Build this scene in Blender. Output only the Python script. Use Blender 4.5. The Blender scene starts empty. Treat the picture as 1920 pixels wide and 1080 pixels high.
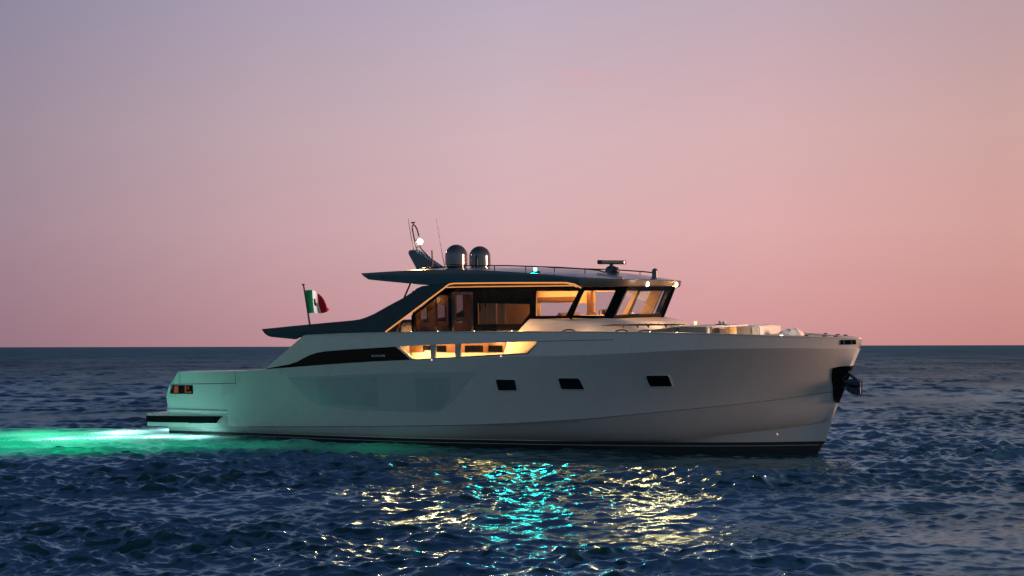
import bpy, bmesh, math, random
import numpy as np
from mathutils import Matrix, Vector
from mathutils.geometry import tessellate_polygon

SC = bpy.context.scene
COL = SC.collection
random.seed(7)
R = math.radians


def lin(r, g, b):
    f = lambda c: c / 12.92 if c <= 0.04045 else ((c + 0.055) / 1.055) ** 2.4
    return (f(r / 255.0), f(g / 255.0), f(b / 255.0), 1.0)


# ------------------------------------------------------------------ camera
CAM_H = 2.83
cam_data = bpy.data.cameras.new("camera")
cam = bpy.data.objects.new("camera", cam_data)
COL.objects.link(cam)
cam_data.sensor_width = 36.0
cam_data.lens = 45.0
cam_data.clip_start = 0.1
cam_data.clip_end = 100000.0
_pitch = math.atan(109.0 / 2400.0)
_roll = math.atan2(4.0, 1920.0)
cam.matrix_world = (Matrix.Translation((0, 0, CAM_H)) @ Matrix.Rotation(R(90) + _pitch, 4, 'X')
                    @ Matrix.Rotation(-_roll, 4, 'Z'))
SC.camera = cam

# ------------------------------------------------------------------ dusk sky
world = bpy.data.worlds.new("World")
SC.world = world
world.use_nodes = True
wt = world.node_tree
wt.nodes.clear()


def N(tree, typ, **kw):
    n = tree.nodes.new(typ)
    for k, v in kw.items():
        setattr(n, k, v)
    return n


def math_node(tree, op, a, b=None, clamp=False):
    n = N(tree, 'ShaderNodeMath', operation=op, use_clamp=clamp)
    for i, v in enumerate((a, b)):
        if v is None:
            continue
        if isinstance(v, (int, float)):
            n.inputs[i].default_value = v
        else:
            tree.links.new(v, n.inputs[i])
    return n.outputs[0]


def ramp(tree, fac, stops, interp='LINEAR'):
    n = N(tree, 'ShaderNodeValToRGB')
    n.color_ramp.interpolation = interp
    e = n.color_ramp.elements
    while len(e) < len(stops):
        e.new(0.5)
    for el, (p, c) in zip(e, stops):
        el.position = p
        el.color = c if len(c) == 4 else (*c, 1.0)
    tree.links.new(fac, n.inputs[0])
    return n.outputs[0]


def mixc(tree, fac, a, b, blend='MIX'):
    n = N(tree, 'ShaderNodeMix', data_type='RGBA', blend_type=blend)
    for sock, v in ((n.inputs[0], fac), (n.inputs[6], a), (n.inputs[7], b)):
        if isinstance(v, (int, float)):
            sock.default_value = v
        elif isinstance(v, tuple):
            sock.default_value = v
        else:
            tree.links.new(v, sock)
    return n.outputs[2]


def maprange(tree, v, a, b, c=0.0, d=1.0, smooth=True):
    n = N(tree, 'ShaderNodeMapRange', interpolation_type='SMOOTHSTEP' if smooth else 'LINEAR')
    tree.links.new(v, n.inputs[0])
    for i, x in zip((1, 2, 3, 4), (a, b, c, d)):
        n.inputs[i].default_value = x
    return n.outputs[0]


tc = N(wt, 'ShaderNodeTexCoord')
nrm = N(wt, 'ShaderNodeVectorMath', operation='NORMALIZE')
wt.links.new(tc.outputs['Generated'], nrm.inputs[0])
sx = N(wt, 'ShaderNodeSeparateXYZ')
wt.links.new(nrm.outputs[0], sx.inputs[0])
X, Y, Z = sx.outputs
front = ramp(wt, Z, [(0.0, lin(203, 150, 156)), (0.03, lin(210, 160, 164)), (0.09, lin(217, 175, 179)),
                     (0.16, lin(211, 180, 186)), (0.26, lin(188, 173, 190)), (0.38, lin(124, 128, 160)), (0.48, lin(84, 94, 128)),
                     (0.64, lin(52, 66, 98)), (1.0, lin(32, 46, 76))])
side = ramp(wt, maprange(wt, X, -0.45, 0.62, smooth=False),
            [(0.0, (0.48, 0.54, 0.64)), (0.08, (0.52, 0.58, 0.67)), (0.25, (0.81, 0.83, 0.86)), (0.42, (1.0, 1.0, 1.0)),
             (0.60, (1.05, 0.95, 0.91)), (0.75, (0.94, 0.82, 0.73)), (1.0, (1.1, 0.9, 0.65))])
front = mixc(wt, 1.0, front, side, 'MULTIPLY')
back = ramp(wt, Z, [(0.0, lin(146, 156, 164)), (0.2, lin(132, 150, 164)), (0.5, lin(104, 124, 144)), (1.0, lin(30, 44, 72))])
fb = maprange(wt, Y, -0.35, 0.75)
sky = mixc(wt, fb, back, front)
# afterglow low over the horizon, out of frame to the right
gd = N(wt, 'ShaderNodeVectorMath', operation='DOT_PRODUCT')
wt.links.new(nrm.outputs[0], gd.inputs[0])
gd.inputs[1].default_value = (math.sin(R(104)), math.cos(R(104)), 0.03)
az = maprange(wt, gd.outputs['Value'], 0.72, 1.0)
low = maprange(wt, Z, 0.0, 0.34, 1.0, 0.0)
glow = math_node(wt, 'MULTIPLY', az, low)
sky = mixc(wt, glow, sky, (1.55, 0.62, 0.30, 1.0))
# one faint streak of high cloud
cd = N(wt, 'ShaderNodeMapping')
cd.inputs['Rotation'].default_value = (0, R(-17), 0)
cd.inputs['Scale'].default_value = (3.0, 3.0, 26.0)
wt.links.new(nrm.outputs[0], cd.inputs[0])
cn = N(wt, 'ShaderNodeTexNoise')
cn.inputs['Scale'].default_value = 2.3
cn.inputs['Detail'].default_value = 5.0
wt.links.new(cd.outputs[0], cn.inputs['Vector'])
cl = maprange(wt, cn.outputs['Fac'], 0.50, 0.80)
band = N(wt, 'ShaderNodeVectorMath', operation='DOT_PRODUCT')
wt.links.new(nrm.outputs[0], band.inputs[0])
_a = math.atan(193.0 / 2400.0)
_e = math.atan(512.0 / 2400.0)
band.inputs[1].default_value = (math.sin(_a) * math.cos(_e), math.cos(_a) * math.cos(_e), math.sin(_e))
cl = math_node(wt, 'MULTIPLY', cl, maprange(wt, band.outputs['Value'], 0.9986, 0.9999))
cl = math_node(wt, 'MULTIPLY', cl, 0.30)
sky = mixc(wt, cl, sky, lin(236, 160, 160))
below = maprange(wt, Z, -0.02, 0.0, smooth=False)
sky = mixc(wt, below, (0.004, 0.012, 0.018, 1.0), sky)
# the atmosphere itself with the sun just under the horizon, very faint
nish = N(wt, 'ShaderNodeTexSky', sky_type='NISHITA')
nish.sun_disc = False
nish.sun_elevation = R(0.5)
nish.sun_rotation = R(104)
nish.air_density = 1.2
nish.dust_density = 1.5
b1 = N(wt, 'ShaderNodeBackground')
b1.inputs['Strength'].default_value = 1.0
b2 = N(wt, 'ShaderNodeBackground')
b2.inputs['Strength'].default_value = 0.004
wt.links.new(sky, b1.inputs['Color'])
wt.links.new(nish.outputs[0], b2.inputs['Color'])
ad = N(wt, 'ShaderNodeAddShader')
wt.links.new(b1.outputs[0], ad.inputs[0])
wt.links.new(b2.outputs[0], ad.inputs[1])
wo = N(wt, 'ShaderNodeOutputWorld')
wt.links.new(ad.outputs[0], wo.inputs['Surface'])

# last warm glow of the sun that has just set, far right of the frame
sun_d = bpy.data.lights.new("sun", 'SUN')
sun_d.energy = 5.0
sun_d.angle = R(18)
sun_d.color = (1.0, 0.55, 0.36)
sun = bpy.data.objects.new("sun", sun_d)
COL.objects.link(sun)
_sd = Vector((-math.sin(R(100)), -math.cos(R(100)), -0.08))
sun.rotation_euler = _sd.to_track_quat('-Z', 'Y').to_euler()

vs = SC.view_settings
vs.view_transform = 'Standard'
vs.look = 'None'
vs.exposure = 0.0
vs.gamma = 1.0
vs.use_curve_mapping = False
cy = SC.cycles
cy.max_bounces = 10
cy.transparent_max_bounces = 16
cy.sample_clamp_indirect = 6.0
cy.sample_clamp_direct = 0.0
cy.caustics_reflective = False
cy.caustics_refractive = False
cy.use_denoising = True
cy.use_adaptive_sampling = False
cy.denoising_prefilter = 'ACCURATE'
cy.denoising_input_passes = 'RGB_ALBEDO_NORMAL'


# ------------------------------------------------------------------ materials
def mat(name, color, rough=0.4, metal=0.0, coat=0.0, spec=0.5, vary=0.06, scale=4.0, bump=0.0, bscale=60.0):
    m = bpy.data.materials.new(name)
    m.use_nodes = True
    t = m.node_tree
    p = t.nodes['Principled BSDF']
    c = tuple(color[:3])
    geo = N(t, 'ShaderNodeTexCoord')
    no = N(t, 'ShaderNodeTexNoise')
    no.inputs['Scale'].default_value = scale
    no.inputs['Detail'].default_value = 4.0
    t.links.new(geo.outputs['Object'], no.inputs['Vector'])
    lo = tuple(x * (1 - vary) for x in c)
    hi = tuple(min(1, x * (1 + vary)) for x in c)
    t.links.new(ramp(t, no.outputs['Fac'], [(0.3, lo), (0.7, hi)]), p.inputs['Base Color'])
    t.links.new(maprange(t, no.outputs['Fac'], 0.3, 0.7, max(0.02, rough - 0.04), rough + 0.05), p.inputs['Roughness'])
    p.inputs['Metallic'].default_value = metal
    p.inputs['Coat Weight'].default_value = coat
    p.inputs['Coat Roughness'].default_value = 0.06
    p.inputs['Specular IOR Level'].default_value = spec
    if bump > 0:
        n2 = N(t, 'ShaderNodeTexNoise')
        n2.inputs['Scale'].default_value = bscale
        t.links.new(geo.outputs['Object'], n2.inputs['Vector'])
        b = N(t, 'ShaderNodeBump')
        b.inputs['Strength'].default_value = bump
        b.inputs['Distance'].default_value = 0.01
        t.links.new(n2.outputs['Fac'], b.inputs['Height'])
        t.links.new(b.outputs[0], p.inputs['Normal'])
    return m


def wood(name, c1, c2, rough=0.35):
    m = mat(name, c1, rough, coat=0.2)
    t = m.node_tree
    p = t.nodes['Principled BSDF']
    geo = N(t, 'ShaderNodeTexCoord')
    mp = N(t, 'ShaderNodeMapping')
    mp.inputs['Scale'].default_value = (3, 3, 0.6)
    wv = N(t, 'ShaderNodeTexWave')
    wv.inputs['Scale'].default_value = 3.0
    wv.inputs['Distortion'].default_value = 5.0
    wv.inputs['Detail'].default_value = 3.0
    t.links.new(geo.outputs['Object'], mp.inputs[0])
    t.links.new(mp.outputs[0], wv.inputs['Vector'])
    t.links.new(ramp(t, wv.outputs['Fac'], [(0.2, c1), (0.8, c2)]), p.inputs['Base Color'])
    return m


def glass(name, tint, refl_rough=0.02, ior=1.5):
    m = bpy.data.materials.new(name)
    m.use_nodes = True
    t = m.node_tree
    t.nodes.clear()
    tr = N(t, 'ShaderNodeBsdfTransparent')
    tr.inputs[0].default_value = (*tint, 1)
    gl = N(t, 'ShaderNodeBsdfGlossy')
    gl.inputs['Roughness'].default_value = refl_rough
    no = N(t, 'ShaderNodeTexNoise')
    no.inputs['Scale'].default_value = 0.8
    bp = N(t, 'ShaderNodeBump')
    bp.inputs['Strength'].default_value = 0.03
    bp.inputs['Distance'].default_value = 0.05
    t.links.new(no.outputs['Fac'], bp.inputs['Height'])
    t.links.new(bp.outputs[0], gl.inputs['Normal'])
    fr = N(t, 'ShaderNodeFresnel')
    ge = N(t, 'ShaderNodeNewGeometry')
    t.links.new(maprange(t, ge.outputs['Backfacing'], 0, 1, ior, 1 / ior, smooth=False), fr.inputs[0])
    mx = N(t, 'ShaderNodeMixShader')
    t.links.new(fr.outputs[0], mx.inputs[0])
    t.links.new(tr.outputs[0], mx.inputs[1])
    t.links.new(gl.outputs[0], mx.inputs[2])
    o = N(t, 'ShaderNodeOutputMaterial')
    t.links.new(mx.outputs[0], o.inputs[0])
    return m


def emit(name, color, strength):
    m = bpy.data.materials.new(name)
    m.use_nodes = True
    t = m.node_tree
    t.nodes.clear()
    e = N(t, 'ShaderNodeEmission')
    e.inputs[0].default_value = (*color[:3], 1)
    e.inputs[1].default_value = strength
    o = N(t, 'ShaderNodeOutputMaterial')
    t.links.new(e.outputs[0], o.inputs[0])
    return m


M = {}
M['hull'] = mat('hull_paint', (0.50, 0.53, 0.54), 0.28, coat=0.3, vary=0.012, scale=0.7)
M['panel'] = mat('hull_panel_paint', (0.38, 0.44, 0.46), 0.16, coat=0.4, vary=0.04, scale=0.9)
M['pane_tint'] = mat('hull_pane_tint', (0.31, 0.38, 0.41), 0.10, coat=0.5, vary=0.04, scale=0.9)
M['white'] = mat('white_gelcoat', (0.72, 0.71, 0.68), 0.55, spec=0.3, vary=0.03)
M['grey'] = mat('grey_gelcoat', (0.34, 0.36, 0.38), 0.3, coat=0.2, vary=0.03)
M['dark'] = mat('dark_blue_paint', (0.006, 0.036, 0.058), 0.36, spec=0.25, coat=0.0, vary=0.10, scale=1.5)
M['roof'] = mat('dark_roof_paint', (0.022, 0.068, 0.105), 0.26, coat=0.3, vary=0.10, scale=1.5)
M['visor'] = mat('metallic_visor_paint', (0.16, 0.13, 0.10), 0.42, metal=0.3, coat=0.3, vary=0.12, scale=2.0)
M['antifoul'] = mat('black_antifouling', (0.008, 0.010, 0.011), 0.45, vary=0.2)
M['stripe'] = mat('pale_stripe', (0.35, 0.38, 0.38), 0.4)
M['black'] = mat('black_gloss', (0.003, 0.003, 0.004), 0.10, spec=0.22)
M['band'] = mat('black_glass_band', (0.002, 0.002, 0.002), 0.12, spec=0.08)
M['blackm'] = mat('black_satin', (0.010, 0.011, 0.014), 0.4, vary=0.2)
M['rubber'] = mat('black_rubber', (0.004, 0.006, 0.007), 0.9, vary=0.2, spec=0.02, bump=0.2)
M['steel'] = mat('polished_steel', (0.55, 0.56, 0.58), 0.12, metal=1.0, vary=0.05)
M['anchor'] = mat('anchor_steel', (0.045, 0.055, 0.085), 0.3, metal=0.8, vary=0.25)
M['dome'] = mat('dome_paint', (0.07, 0.09, 0.12), 0.10, metal=0.55, coat=0.6, vary=0.05)
M['brass'] = mat('radar_shell', (0.35, 0.24, 0.20), 0.3, metal=0.5, coat=0.2)
M['wood'] = wood('walnut', (0.09, 0.035, 0.014, 1), (0.16, 0.07, 0.03, 1))
M['teak'] = wood('teak', (0.22, 0.12, 0.06, 1), (0.34, 0.20, 0.11, 1))
M['cream'] = mat('cream_lining', (0.62, 0.52, 0.38), 0.55, vary=0.06)
M['lining'] = mat('warm_lining', (0.50, 0.34, 0.18), 0.5, vary=0.1)
M['bowl_white'] = mat('bowl_porcelain', (0.85, 0.84, 0.80), 0.25)
M['fabric'] = mat('cream_fabric', (0.62, 0.55, 0.47), 0.85, vary=0.08, scale=12, bump=0.3, bscale=250)
M['seatfab'] = mat('grey_fabric', (0.20, 0.22, 0.24), 0.85, vary=0.08, scale=12, bump=0.3, bscale=250)
M['copper'] = mat('copper_trim', (0.42, 0.20, 0.10), 0.3, metal=0.4)
M['leather'] = mat('brown_leather', (0.16, 0.07, 0.035), 0.5, vary=0.15)
M['towel'] = mat('white_towel', (0.80, 0.78, 0.80), 0.9, vary=0.05, scale=20, bump=0.5, bscale=200)
M['flag_green'] = mat('flag_green', (0.01, 0.16, 0.07), 0.8, vary=0.08)
M['flag_white'] = mat('flag_white', (0.84, 0.80, 0.78), 0.8, vary=0.05)
M['flag_red'] = mat('flag_red', (0.46, 0.02, 0.035), 0.8, vary=0.08)
M['flag_blue'] = mat('flag_blue', (0.04, 0.07, 0.18), 0.8, vary=0.08)
for _k in ('flag_green', 'flag_white', 'flag_red', 'flag_blue'):
    _t = M[_k].node_tree
    _p = _t.nodes['Principled BSDF']
    _tl = N(_t, 'ShaderNodeBsdfTranslucent')
    _src = _p.inputs['Base Color'].links[0].from_socket
    _t.links.new(_src, _tl.inputs[0])
    _mx = N(_t, 'ShaderNodeMixShader')
    _mx.inputs[0].default_value = 0.75
    _t.links.new(_p.outputs[0], _mx.inputs[1])
    _t.links.new(_tl.outputs[0], _mx.inputs[2])
    _t.links.new(_mx.outputs[0], _t.nodes['Material Output'].inputs[0])
M['green_tray'] = mat('green_tray', (0.02, 0.16, 0.09), 0.4)
M['clear'] = glass('window_glass', (0.92, 0.94, 0.95))
M['tinted'] = glass('tinted_glass', (0.66, 0.64, 0.64))
M['letters'] = mat('letter_silver', (0.75, 0.75, 0.75), 0.3)
M['led'] = emit('led_amber', (1.0, 0.40, 0.12), 0.85)
M['led_hot'] = emit('led_warm', (1.0, 0.62, 0.28), 1.6)
M['lamp_warm'] = emit('lamp_warm', (1.0, 0.84, 0.58), 14.0)
M['lamp_warm2'] = emit('lamp_mast', (1.0, 0.80, 0.48), 40.0)
M['lamp_green'] = emit('lamp_green', (0.10, 0.95, 0.75), 14.0)
M['lamp_dot'] = emit('lamp_dot', (1.0, 0.92, 0.78), 6.0)
M['stern_glow'] = emit('painted_cabin_glow', (1.0, 0.30, 0.13), 0.16)  # emission stands in for warm interior light in the stern window
M['candle'] = emit('candle_glow', (1.0, 0.82, 0.50), 1.3)
M['under_lens'] = emit('underwater_lens', (0.5, 1.0, 0.8), 12.0)

for _k in ('lamp_dot', 'lamp_warm', 'lamp_warm2', 'lamp_green', 'candle', 'under_lens', 'stern_glow'):
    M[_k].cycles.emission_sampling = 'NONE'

# ------------------------------------------------------------------ yacht frame
T = R(28.753315800871228)
PHI = R(1.9)
ROOT = (Matrix.Translation((-0.65028962, 38.59744016, 0)) @ Matrix.Rotation(-T, 4, 'Z')
        @ Matrix.Translation((0, -2.6, 3.0)) @ Matrix.Rotation(PHI, 4, 'X') @ Matrix.Translation((0, 2.6, -3.0)))


def empty(name, mw, label, cat, group=None):
    o = bpy.data.objects.new(name, None)
    COL.objects.link(o)
    o.empty_display_size = 0.2
    o.matrix_world = mw
    o['label'] = label
    o['category'] = cat
    if group:
        o['group'] = group
    return o


yacht = empty('motor_yacht', ROOT,
              'pale grey motor yacht with dark roof and glowing orange cabin windows',
              'yacht')


class MB:
    def __init__(self):
        self.v, self.f, self.m = [], [], []

    def add(self, vs, fs, mi=0):
        o = len(self.v)
        self.v += [tuple(p) for p in vs]
        for f in fs:
            self.f.append(tuple(i + o for i in f))
            self.m.append(mi)
        return self

    def box(self, a, b, mi=0):
        (x0, y0, z0), (x1, y1, z1) = a, b
        v = [(x0, y0, z0), (x1, y0, z0), (x1, y1, z0), (x0, y1, z0), (x0, y0, z1), (x1, y0, z1), (x1, y1, z1), (x0, y1, z1)]
        return self.add(v, [(0, 3, 2, 1), (4, 5, 6, 7), (0, 1, 5, 4), (1, 2, 6, 5), (2, 3, 7, 6), (3, 0, 4, 7)], mi)

    def grid(self, rows, mi=0, closed=False):
        n = len(rows[0])
        v = [p for r in rows for p in r]
        f = []
        for i in range(len(rows) - 1):
            for j in range(n - (0 if closed else 1)):
                k = (j + 1) % n
                f.append((i * n + j, i * n + k, (i + 1) * n + k, (i + 1) * n + j))
        return self.add(v, f, mi)

    def tube(self, pts, r, n=8, mi=0):
        pts = [Vector(p) for p in pts]
        rs = r if isinstance(r, (list, tuple)) else [r] * len(pts)
        rows = []
        up = Vector((0.13, 0.21, 0.97))
        for i, p in enumerate(pts):
            d = (pts[min(i + 1, len(pts) - 1)] - pts[max(i - 1, 0)]).normalized()
            if abs(d.dot(up)) > 0.95:
                up = Vector((0.97, 0.2, 0.1))
            a = d.cross(up).normalized()
            b = d.cross(a).normalized()
            rows.append([tuple(p + (a * math.cos(2 * math.pi * k / n) + b * math.sin(2 * math.pi * k / n)) * rs[i])
                         for k in range(n)])
        o = len(self.v)
        self.grid(rows, mi, closed=True)
        self.add([], [])
        self.f.append(tuple(o + k for k in range(n)))
        self.f.append(tuple(o + (len(rows) - 1) * n + k for k in reversed(range(n))))
        self.m += [mi, mi]
        return self

    def lathe(self, prof, c, n=28, mi=0, axis='Z'):
        rows = []
        for (r, z) in prof:
            row = []
            for k in range(n):
                a = 2 * math.pi * k / n
                x, y, w = r * math.cos(a), r * math.sin(a), z
                if axis == 'X':
                    x, y, w = z, r * math.cos(a), r * math.sin(a)
                if axis == 'Y':
                    x, y, w = r * math.cos(a), z, r * math.sin(a)
                row.append((c[0] + x, c[1] + y, c[2] + w))
            rows.append(row)
        return self.grid(rows, mi, closed=True)

    def plate(self, outline, holes, mapf, thick, mi=0, mi_in=None, inward=(0, 1, 0), mi_edge=None):
        """outline and holes are 2-D (x,z) loops; mapf(x,z) -> 3-D outer point; a second skin lies thick along inward."""
        mi_in = mi if mi_in is None else mi_in
        mi_edge = mi if mi_edge is None else mi_edge
        loops = [outline] + list(holes)
        tri = tessellate_polygon([[Vector((p[0], p[1], 0)) for p in lp] for lp in loops])
        flat = [p for lp in loops for p in lp]
        out = [mapf(*p) for p in flat]
        inn = [(q[0] + inward[0] * thick, q[1] + inward[1] * thick, q[2] + inward[2] * thick) for q in out]
        n = len(flat)
        self.add(out, [tuple(t) for t in tri], mi)
        self.add(inn, [tuple(reversed(t)) for t in tri], mi_in)
        s = 0
        for lp in loops:
            k = len(lp)
            v = out[s:s + k] + inn[s:s + k]
            self.add(v, [(i, (i + 1) % k, k + (i + 1) % k, k + i) for i in range(k)], mi_edge)
            s += k
        return self

    def mirror(self):
        o = len(self.v)
        self.v += [(x, -y, z) for x, y, z in self.v]
        nf = [tuple(reversed([i + o for i in f])) for f in self.f]
        self.f += nf
        self.m += list(self.m)
        return self

    def build(self, name, mats, parent=yacht, smooth=False, bevel=0.0, weld=True, angle=35):
        me = bpy.data.meshes.new(name)
        me.from_pydata(self.v, [], self.f)
        for m in (mats if isinstance(mats, (list, tuple)) else [mats]):
            me.materials.append(m)
        me.polygons.foreach_set('material_index', self.m)
        bm = bmesh.new()
        bm.from_mesh(me)
        if weld:
            bmesh.ops.remove_doubles(bm, verts=bm.verts, dist=0.0004)
        bmesh.ops.dissolve_degenerate(bm, edges=bm.edges, dist=0.0002)
        bmesh.ops.recalc_face_normals(bm, faces=bm.faces)
        if bevel > 0:
            es = [e for e in bm.edges if len(e.link_faces) == 2 and e.calc_face_angle(0) > R(30)]
            bmesh.ops.bevel(bm, geom=es, offset=bevel, segments=2, affect='EDGES', clamp_overlap=True)
        if smooth:
            for f in bm.faces:
                f.smooth = True
            for e in bm.edges:
                if len(e.link_faces) == 2 and e.calc_face_angle(0) > R(angle):
                    e.smooth = False
        bm.to_mesh(me)
        bm.free()
        o = bpy.data.objects.new(name, me)
        COL.objects.link(o)
        if parent is not None:
            o.parent = parent
        return o


def _mirrored(self):
    m = MB()
    m.v = [(x, -y, z) for x, y, z in self.v]
    m.f = [tuple(reversed(f)) for f in self.f]
    m.m = list(self.m)
    return m


def pair(mb, name, mats, parents=None, **kw):
    """the starboard piece and its twin on the port side, two objects"""
    p = parents if parents is not None else (yacht, yacht)
    return (mb.build(name, mats, p[0], **kw), _mirrored(mb).build(name, mats, p[1], **kw))


def rounded(poly, r, n=4):
    out = []
    k = len(poly)
    for i in range(k):
        p0, p1, p2 = (Vector((*poly[j % k], 0)) for j in (i - 1, i, i + 1))
        a, b = (p0 - p1), (p2 - p1)
        rr = min(r, a.length * 0.45, b.length * 0.45)
        a.normalize()
        b.normalize()
        s, e = p1 + a * rr, p1 + b * rr
        for q in range(n + 1):
            t = q / n
            w = s * (1 - t) ** 2 + p1 * 2 * t * (1 - t) + e * t * t
            out.append((w.x, w.y))
    return out


def lamp(name, typ, loc, energy, color, parent=yacht, aim=None, **kw):
    d = bpy.data.lights.new(name, typ)
    d.energy = energy
    d.color = color
    for k, v in kw.items():
        setattr(d, k, v)
    o = bpy.data.objects.new(name, d)
    COL.objects.link(o)
    o.parent = parent
    o.location = loc
    if aim is not None:
        o.rotation_euler = Vector(aim).to_track_quat('-Z', 'Y').to_euler()
    return o


# ------------------------------------------------------------------ hull lines (metres, bow forward, starboard negative)
def half(xs, B, x0, p, q):
    def b(x):
        base = B * (1 - 0.06 * max(0.0, (-x - 4) / 7) ** 2)
        if x <= x0:
            return base
        t = min(1.0, (x - x0) / (xs - x0))
        return base * (1 - t ** p) ** q
    return b


b_sheer = half(11.10, 2.68, 2.5, 2.2, .78)
b_knuck = half(11.05, 2.76, 2.3, 2.2, .80)
b_chine = half(10.58, 2.66, 0.5, 2.0, 1.0)
b_ch2 = half(10.24, 2.5, -1.0, 1.9, 1.15)
b_boot = half(10.09, 2.5, -2.0, 1.9, 1.15)
b_low = half(9.95, 2.45, -2.0, 1.9, 1.15)
TZ = {
    'sheer': ([-4.97, -4.84, -3.56, -2.03, -.56, 2.38, 4.44, 5.9, 7.13, 8.22, 9.39, 10.06, 10.65, 11.1],
              [3.17, 3.174, 3.214, 3.232, 3.24, 3.23, 3.206, 3.178, 3.14, 3.094, 3.035, 2.999, 2.969, 2.932]),
    'knuckle': ([-10.05, -7.53, -6.35, -4.3, -2.37, -.89, .36, 1.91, 2.9, 3.69, 4.46, 5.34, 6.14, 6.72, 7.52, 8.06, 8.91, 9.76, 10.46, 10.8, 11.06],
                [2.033, 2.081, 2.14, 2.282, 2.393, 2.46, 2.506, 2.542, 2.56, 2.574, 2.592, 2.625, 2.662, 2.692, 2.715, 2.724, 2.724, 2.708, 2.685, 2.67, 2.66]),
    'chine': ([-10.66, -7.98, -6.46, -4.41, -2.47, -.63, 1.13, 2.74, 4.39, 5.89, 7.0, 7.81, 8.93, 9.93, 10.58],
              [.265, .329, .366, .426, .486, .557, .635, .734, .855, 1.011, 1.121, 1.20, 1.333, 1.477, 1.56]),
    'ch2': ([-10.75, -2, 2.5, 4.9, 6.29, 7.66, 8.83, 9.48, 10.14, 10.24], [.14, .19, .205, .222, .262, .402, .535, .625, .737, .75]),
    'boot': ([-10.75, -7.03, -2.21, .92, 2.5, 5.4, 7.46, 8.8, 9.98, 10.1], [.107, .15, .165, .186, .186, .183, .186, .199, .226, .23]),
}


def zz(k, x):
    return float(np.interp(x, *TZ[k]))


def stem_x(z):
    return float(np.interp(z, [-0.7, -.1, .1, .216, .683, 1.176, 1.947, 2.295, 2.683, 2.932],
                           [9.35, 9.93, 10.06, 10.092, 10.244, 10.437, 10.746, 10.892, 11.066, 11.10]))


def stern_x(z):
    return float(np.interp(z, [-0.7, -.04, .107, .265, .8, 1.29, 1.31, 1.6, 2.033], [-10.7, -10.78, -10.75, -10.66, -10.62, -10.65, -10.62, -10.46, -10.05]))


NS = 90
SS = [1 - (1 - i / NS) ** 1.35 for i in range(NS + 1)]


def row(s, zk, bf, dz=0.0, db=0.0, xf=None):
    x = -10.5 + s * 20.5
    for _ in range(6):
        z = zk(x)
        x0, x1 = stern_x(z), stem_x(z) if xf is None else xf
        x = x0 + s * (x1 - x0)
    z = zk(x)
    f = 1.0 if s < 0.9999 else 0.0
    return (x, -max(0.018, (bf(x) + db)) * f, z + dz * f)


def b2(x):
    zb, zc, z2 = zz('boot', x), zz('chine', x), zz('ch2', x)
    base = b_boot(x) + (b_chine(x) - b_boot(x)) * min(1, max(0, (z2 - zb) / (zc - zb)))
    if x >= 4.9:
        return b_ch2(x)
    return base + 0.105 * max(0.0, min(1.0, (x - 2.5) / 2.4)) ** 1.5


rows_w, rows_b = [], []
rows_b.append([row(s, lambda x: -0.7, lambda x: b_low(x) * 0.80) for s in SS])
rows_b.append([row(s, lambda x: -0.25, lambda x: b_low(x) * 0.985) for s in SS])
rows_b.append([row(s, lambda x: zz('boot', x), b_boot) for s in SS])
rows_w.append(rows_b[-1])
rows_w.append([row(s, lambda x: zz('ch2', x), b2, -0.004, -0.022) for s in SS])
rows_w.append([row(s, lambda x: zz('ch2', x) + 0.012, b2) for s in SS])
for t in (.2, .4, .6, .8):
    rows_w.append([row(s, lambda x, t=t: (zz('ch2', x) + .012) * (1 - t) + zz('chine', x) * t,
                       lambda x, t=t: b2(x) + (b_chine(x) - .03 - b2(x)) * t ** .72) for s in SS])
rows_w.append([row(s, lambda x: zz('chine', x), b_chine, -0.006, -0.034) for s in SS])
rows_w.append([row(s, lambda x: zz('chine', x) + 0.02, b_chine) for s in SS])
NF = 9
for i in range(1, NF):
    t = i / NF
    rows_w.append([row(s, lambda x, t=t: (zz('chine', x) + .02) * (1 - t) + zz('knuckle', x) * t,
                       lambda x, t=t: b_chine(x) + (b_knuck(x) - b_chine(x)) * t ** 1.18) for s in SS])
rows_w.append([row(s, lambda x: zz('knuckle', x), b_knuck) for s in SS])


def hull_y(x, z):
    zc, zk = zz('chine', x) + .02, zz('knuckle', x)
    t = max(0.0, min(1.0, (z - zc) / (zk - zc)))
    return -(b_chine(x) + (b_knuck(x) - b_chine(x)) * t ** 1.18)


def hull_map(off):
    return lambda x, z: (x, hull_y(x, z) - off, z)


def bul_y(x, z):
    zk, zs = zz('knuckle', x), zz('sheer', x)
    t = max(0.0, min(1.0, (z - zk) / max(.01, zs - zk)))
    return -(b_knuck(x) + (b_sheer(x) - b_knuck(x)) * t)


def bul_map(off):
    return lambda x, z: (x, bul_y(x, z) - off, z)


# transom, closed between the two sides up to the cockpit
tr = [r[0] for r in rows_w]
half_hull = MB().grid(rows_w).mirror()
tr = [p for p in tr if p[2] < 1.3]
half_hull.grid([tr, [(x, 0, z) for x, y, z in tr], [(x, -y, z) for x, y, z in tr]])
hull = half_hull.build('hull', M['hull'], smooth=True, angle=22)
bb = MB().grid(rows_b).mirror()
tb = [r[0] for r in rows_b]
bb.grid([tb, [(x, -y, z) for x, y, z in tb]])
bb.build('hull_bottom', M['antifoul'], smooth=True)
# thin pale stripe in the black boot top
sp = []
for dz in (0.0, 0.016):
    sp.append([row(s, lambda x: zz('boot', x) - 0.105 + dz,
                   lambda x: b_boot(x) - (b_boot(x) - b_low(x) * .985) * (0.105 - dz) / (zz('boot', x) + .25) + 0.004) for s in SS])
pair(MB().grid(sp), 'waterline_stripe', M['stripe'])

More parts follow.
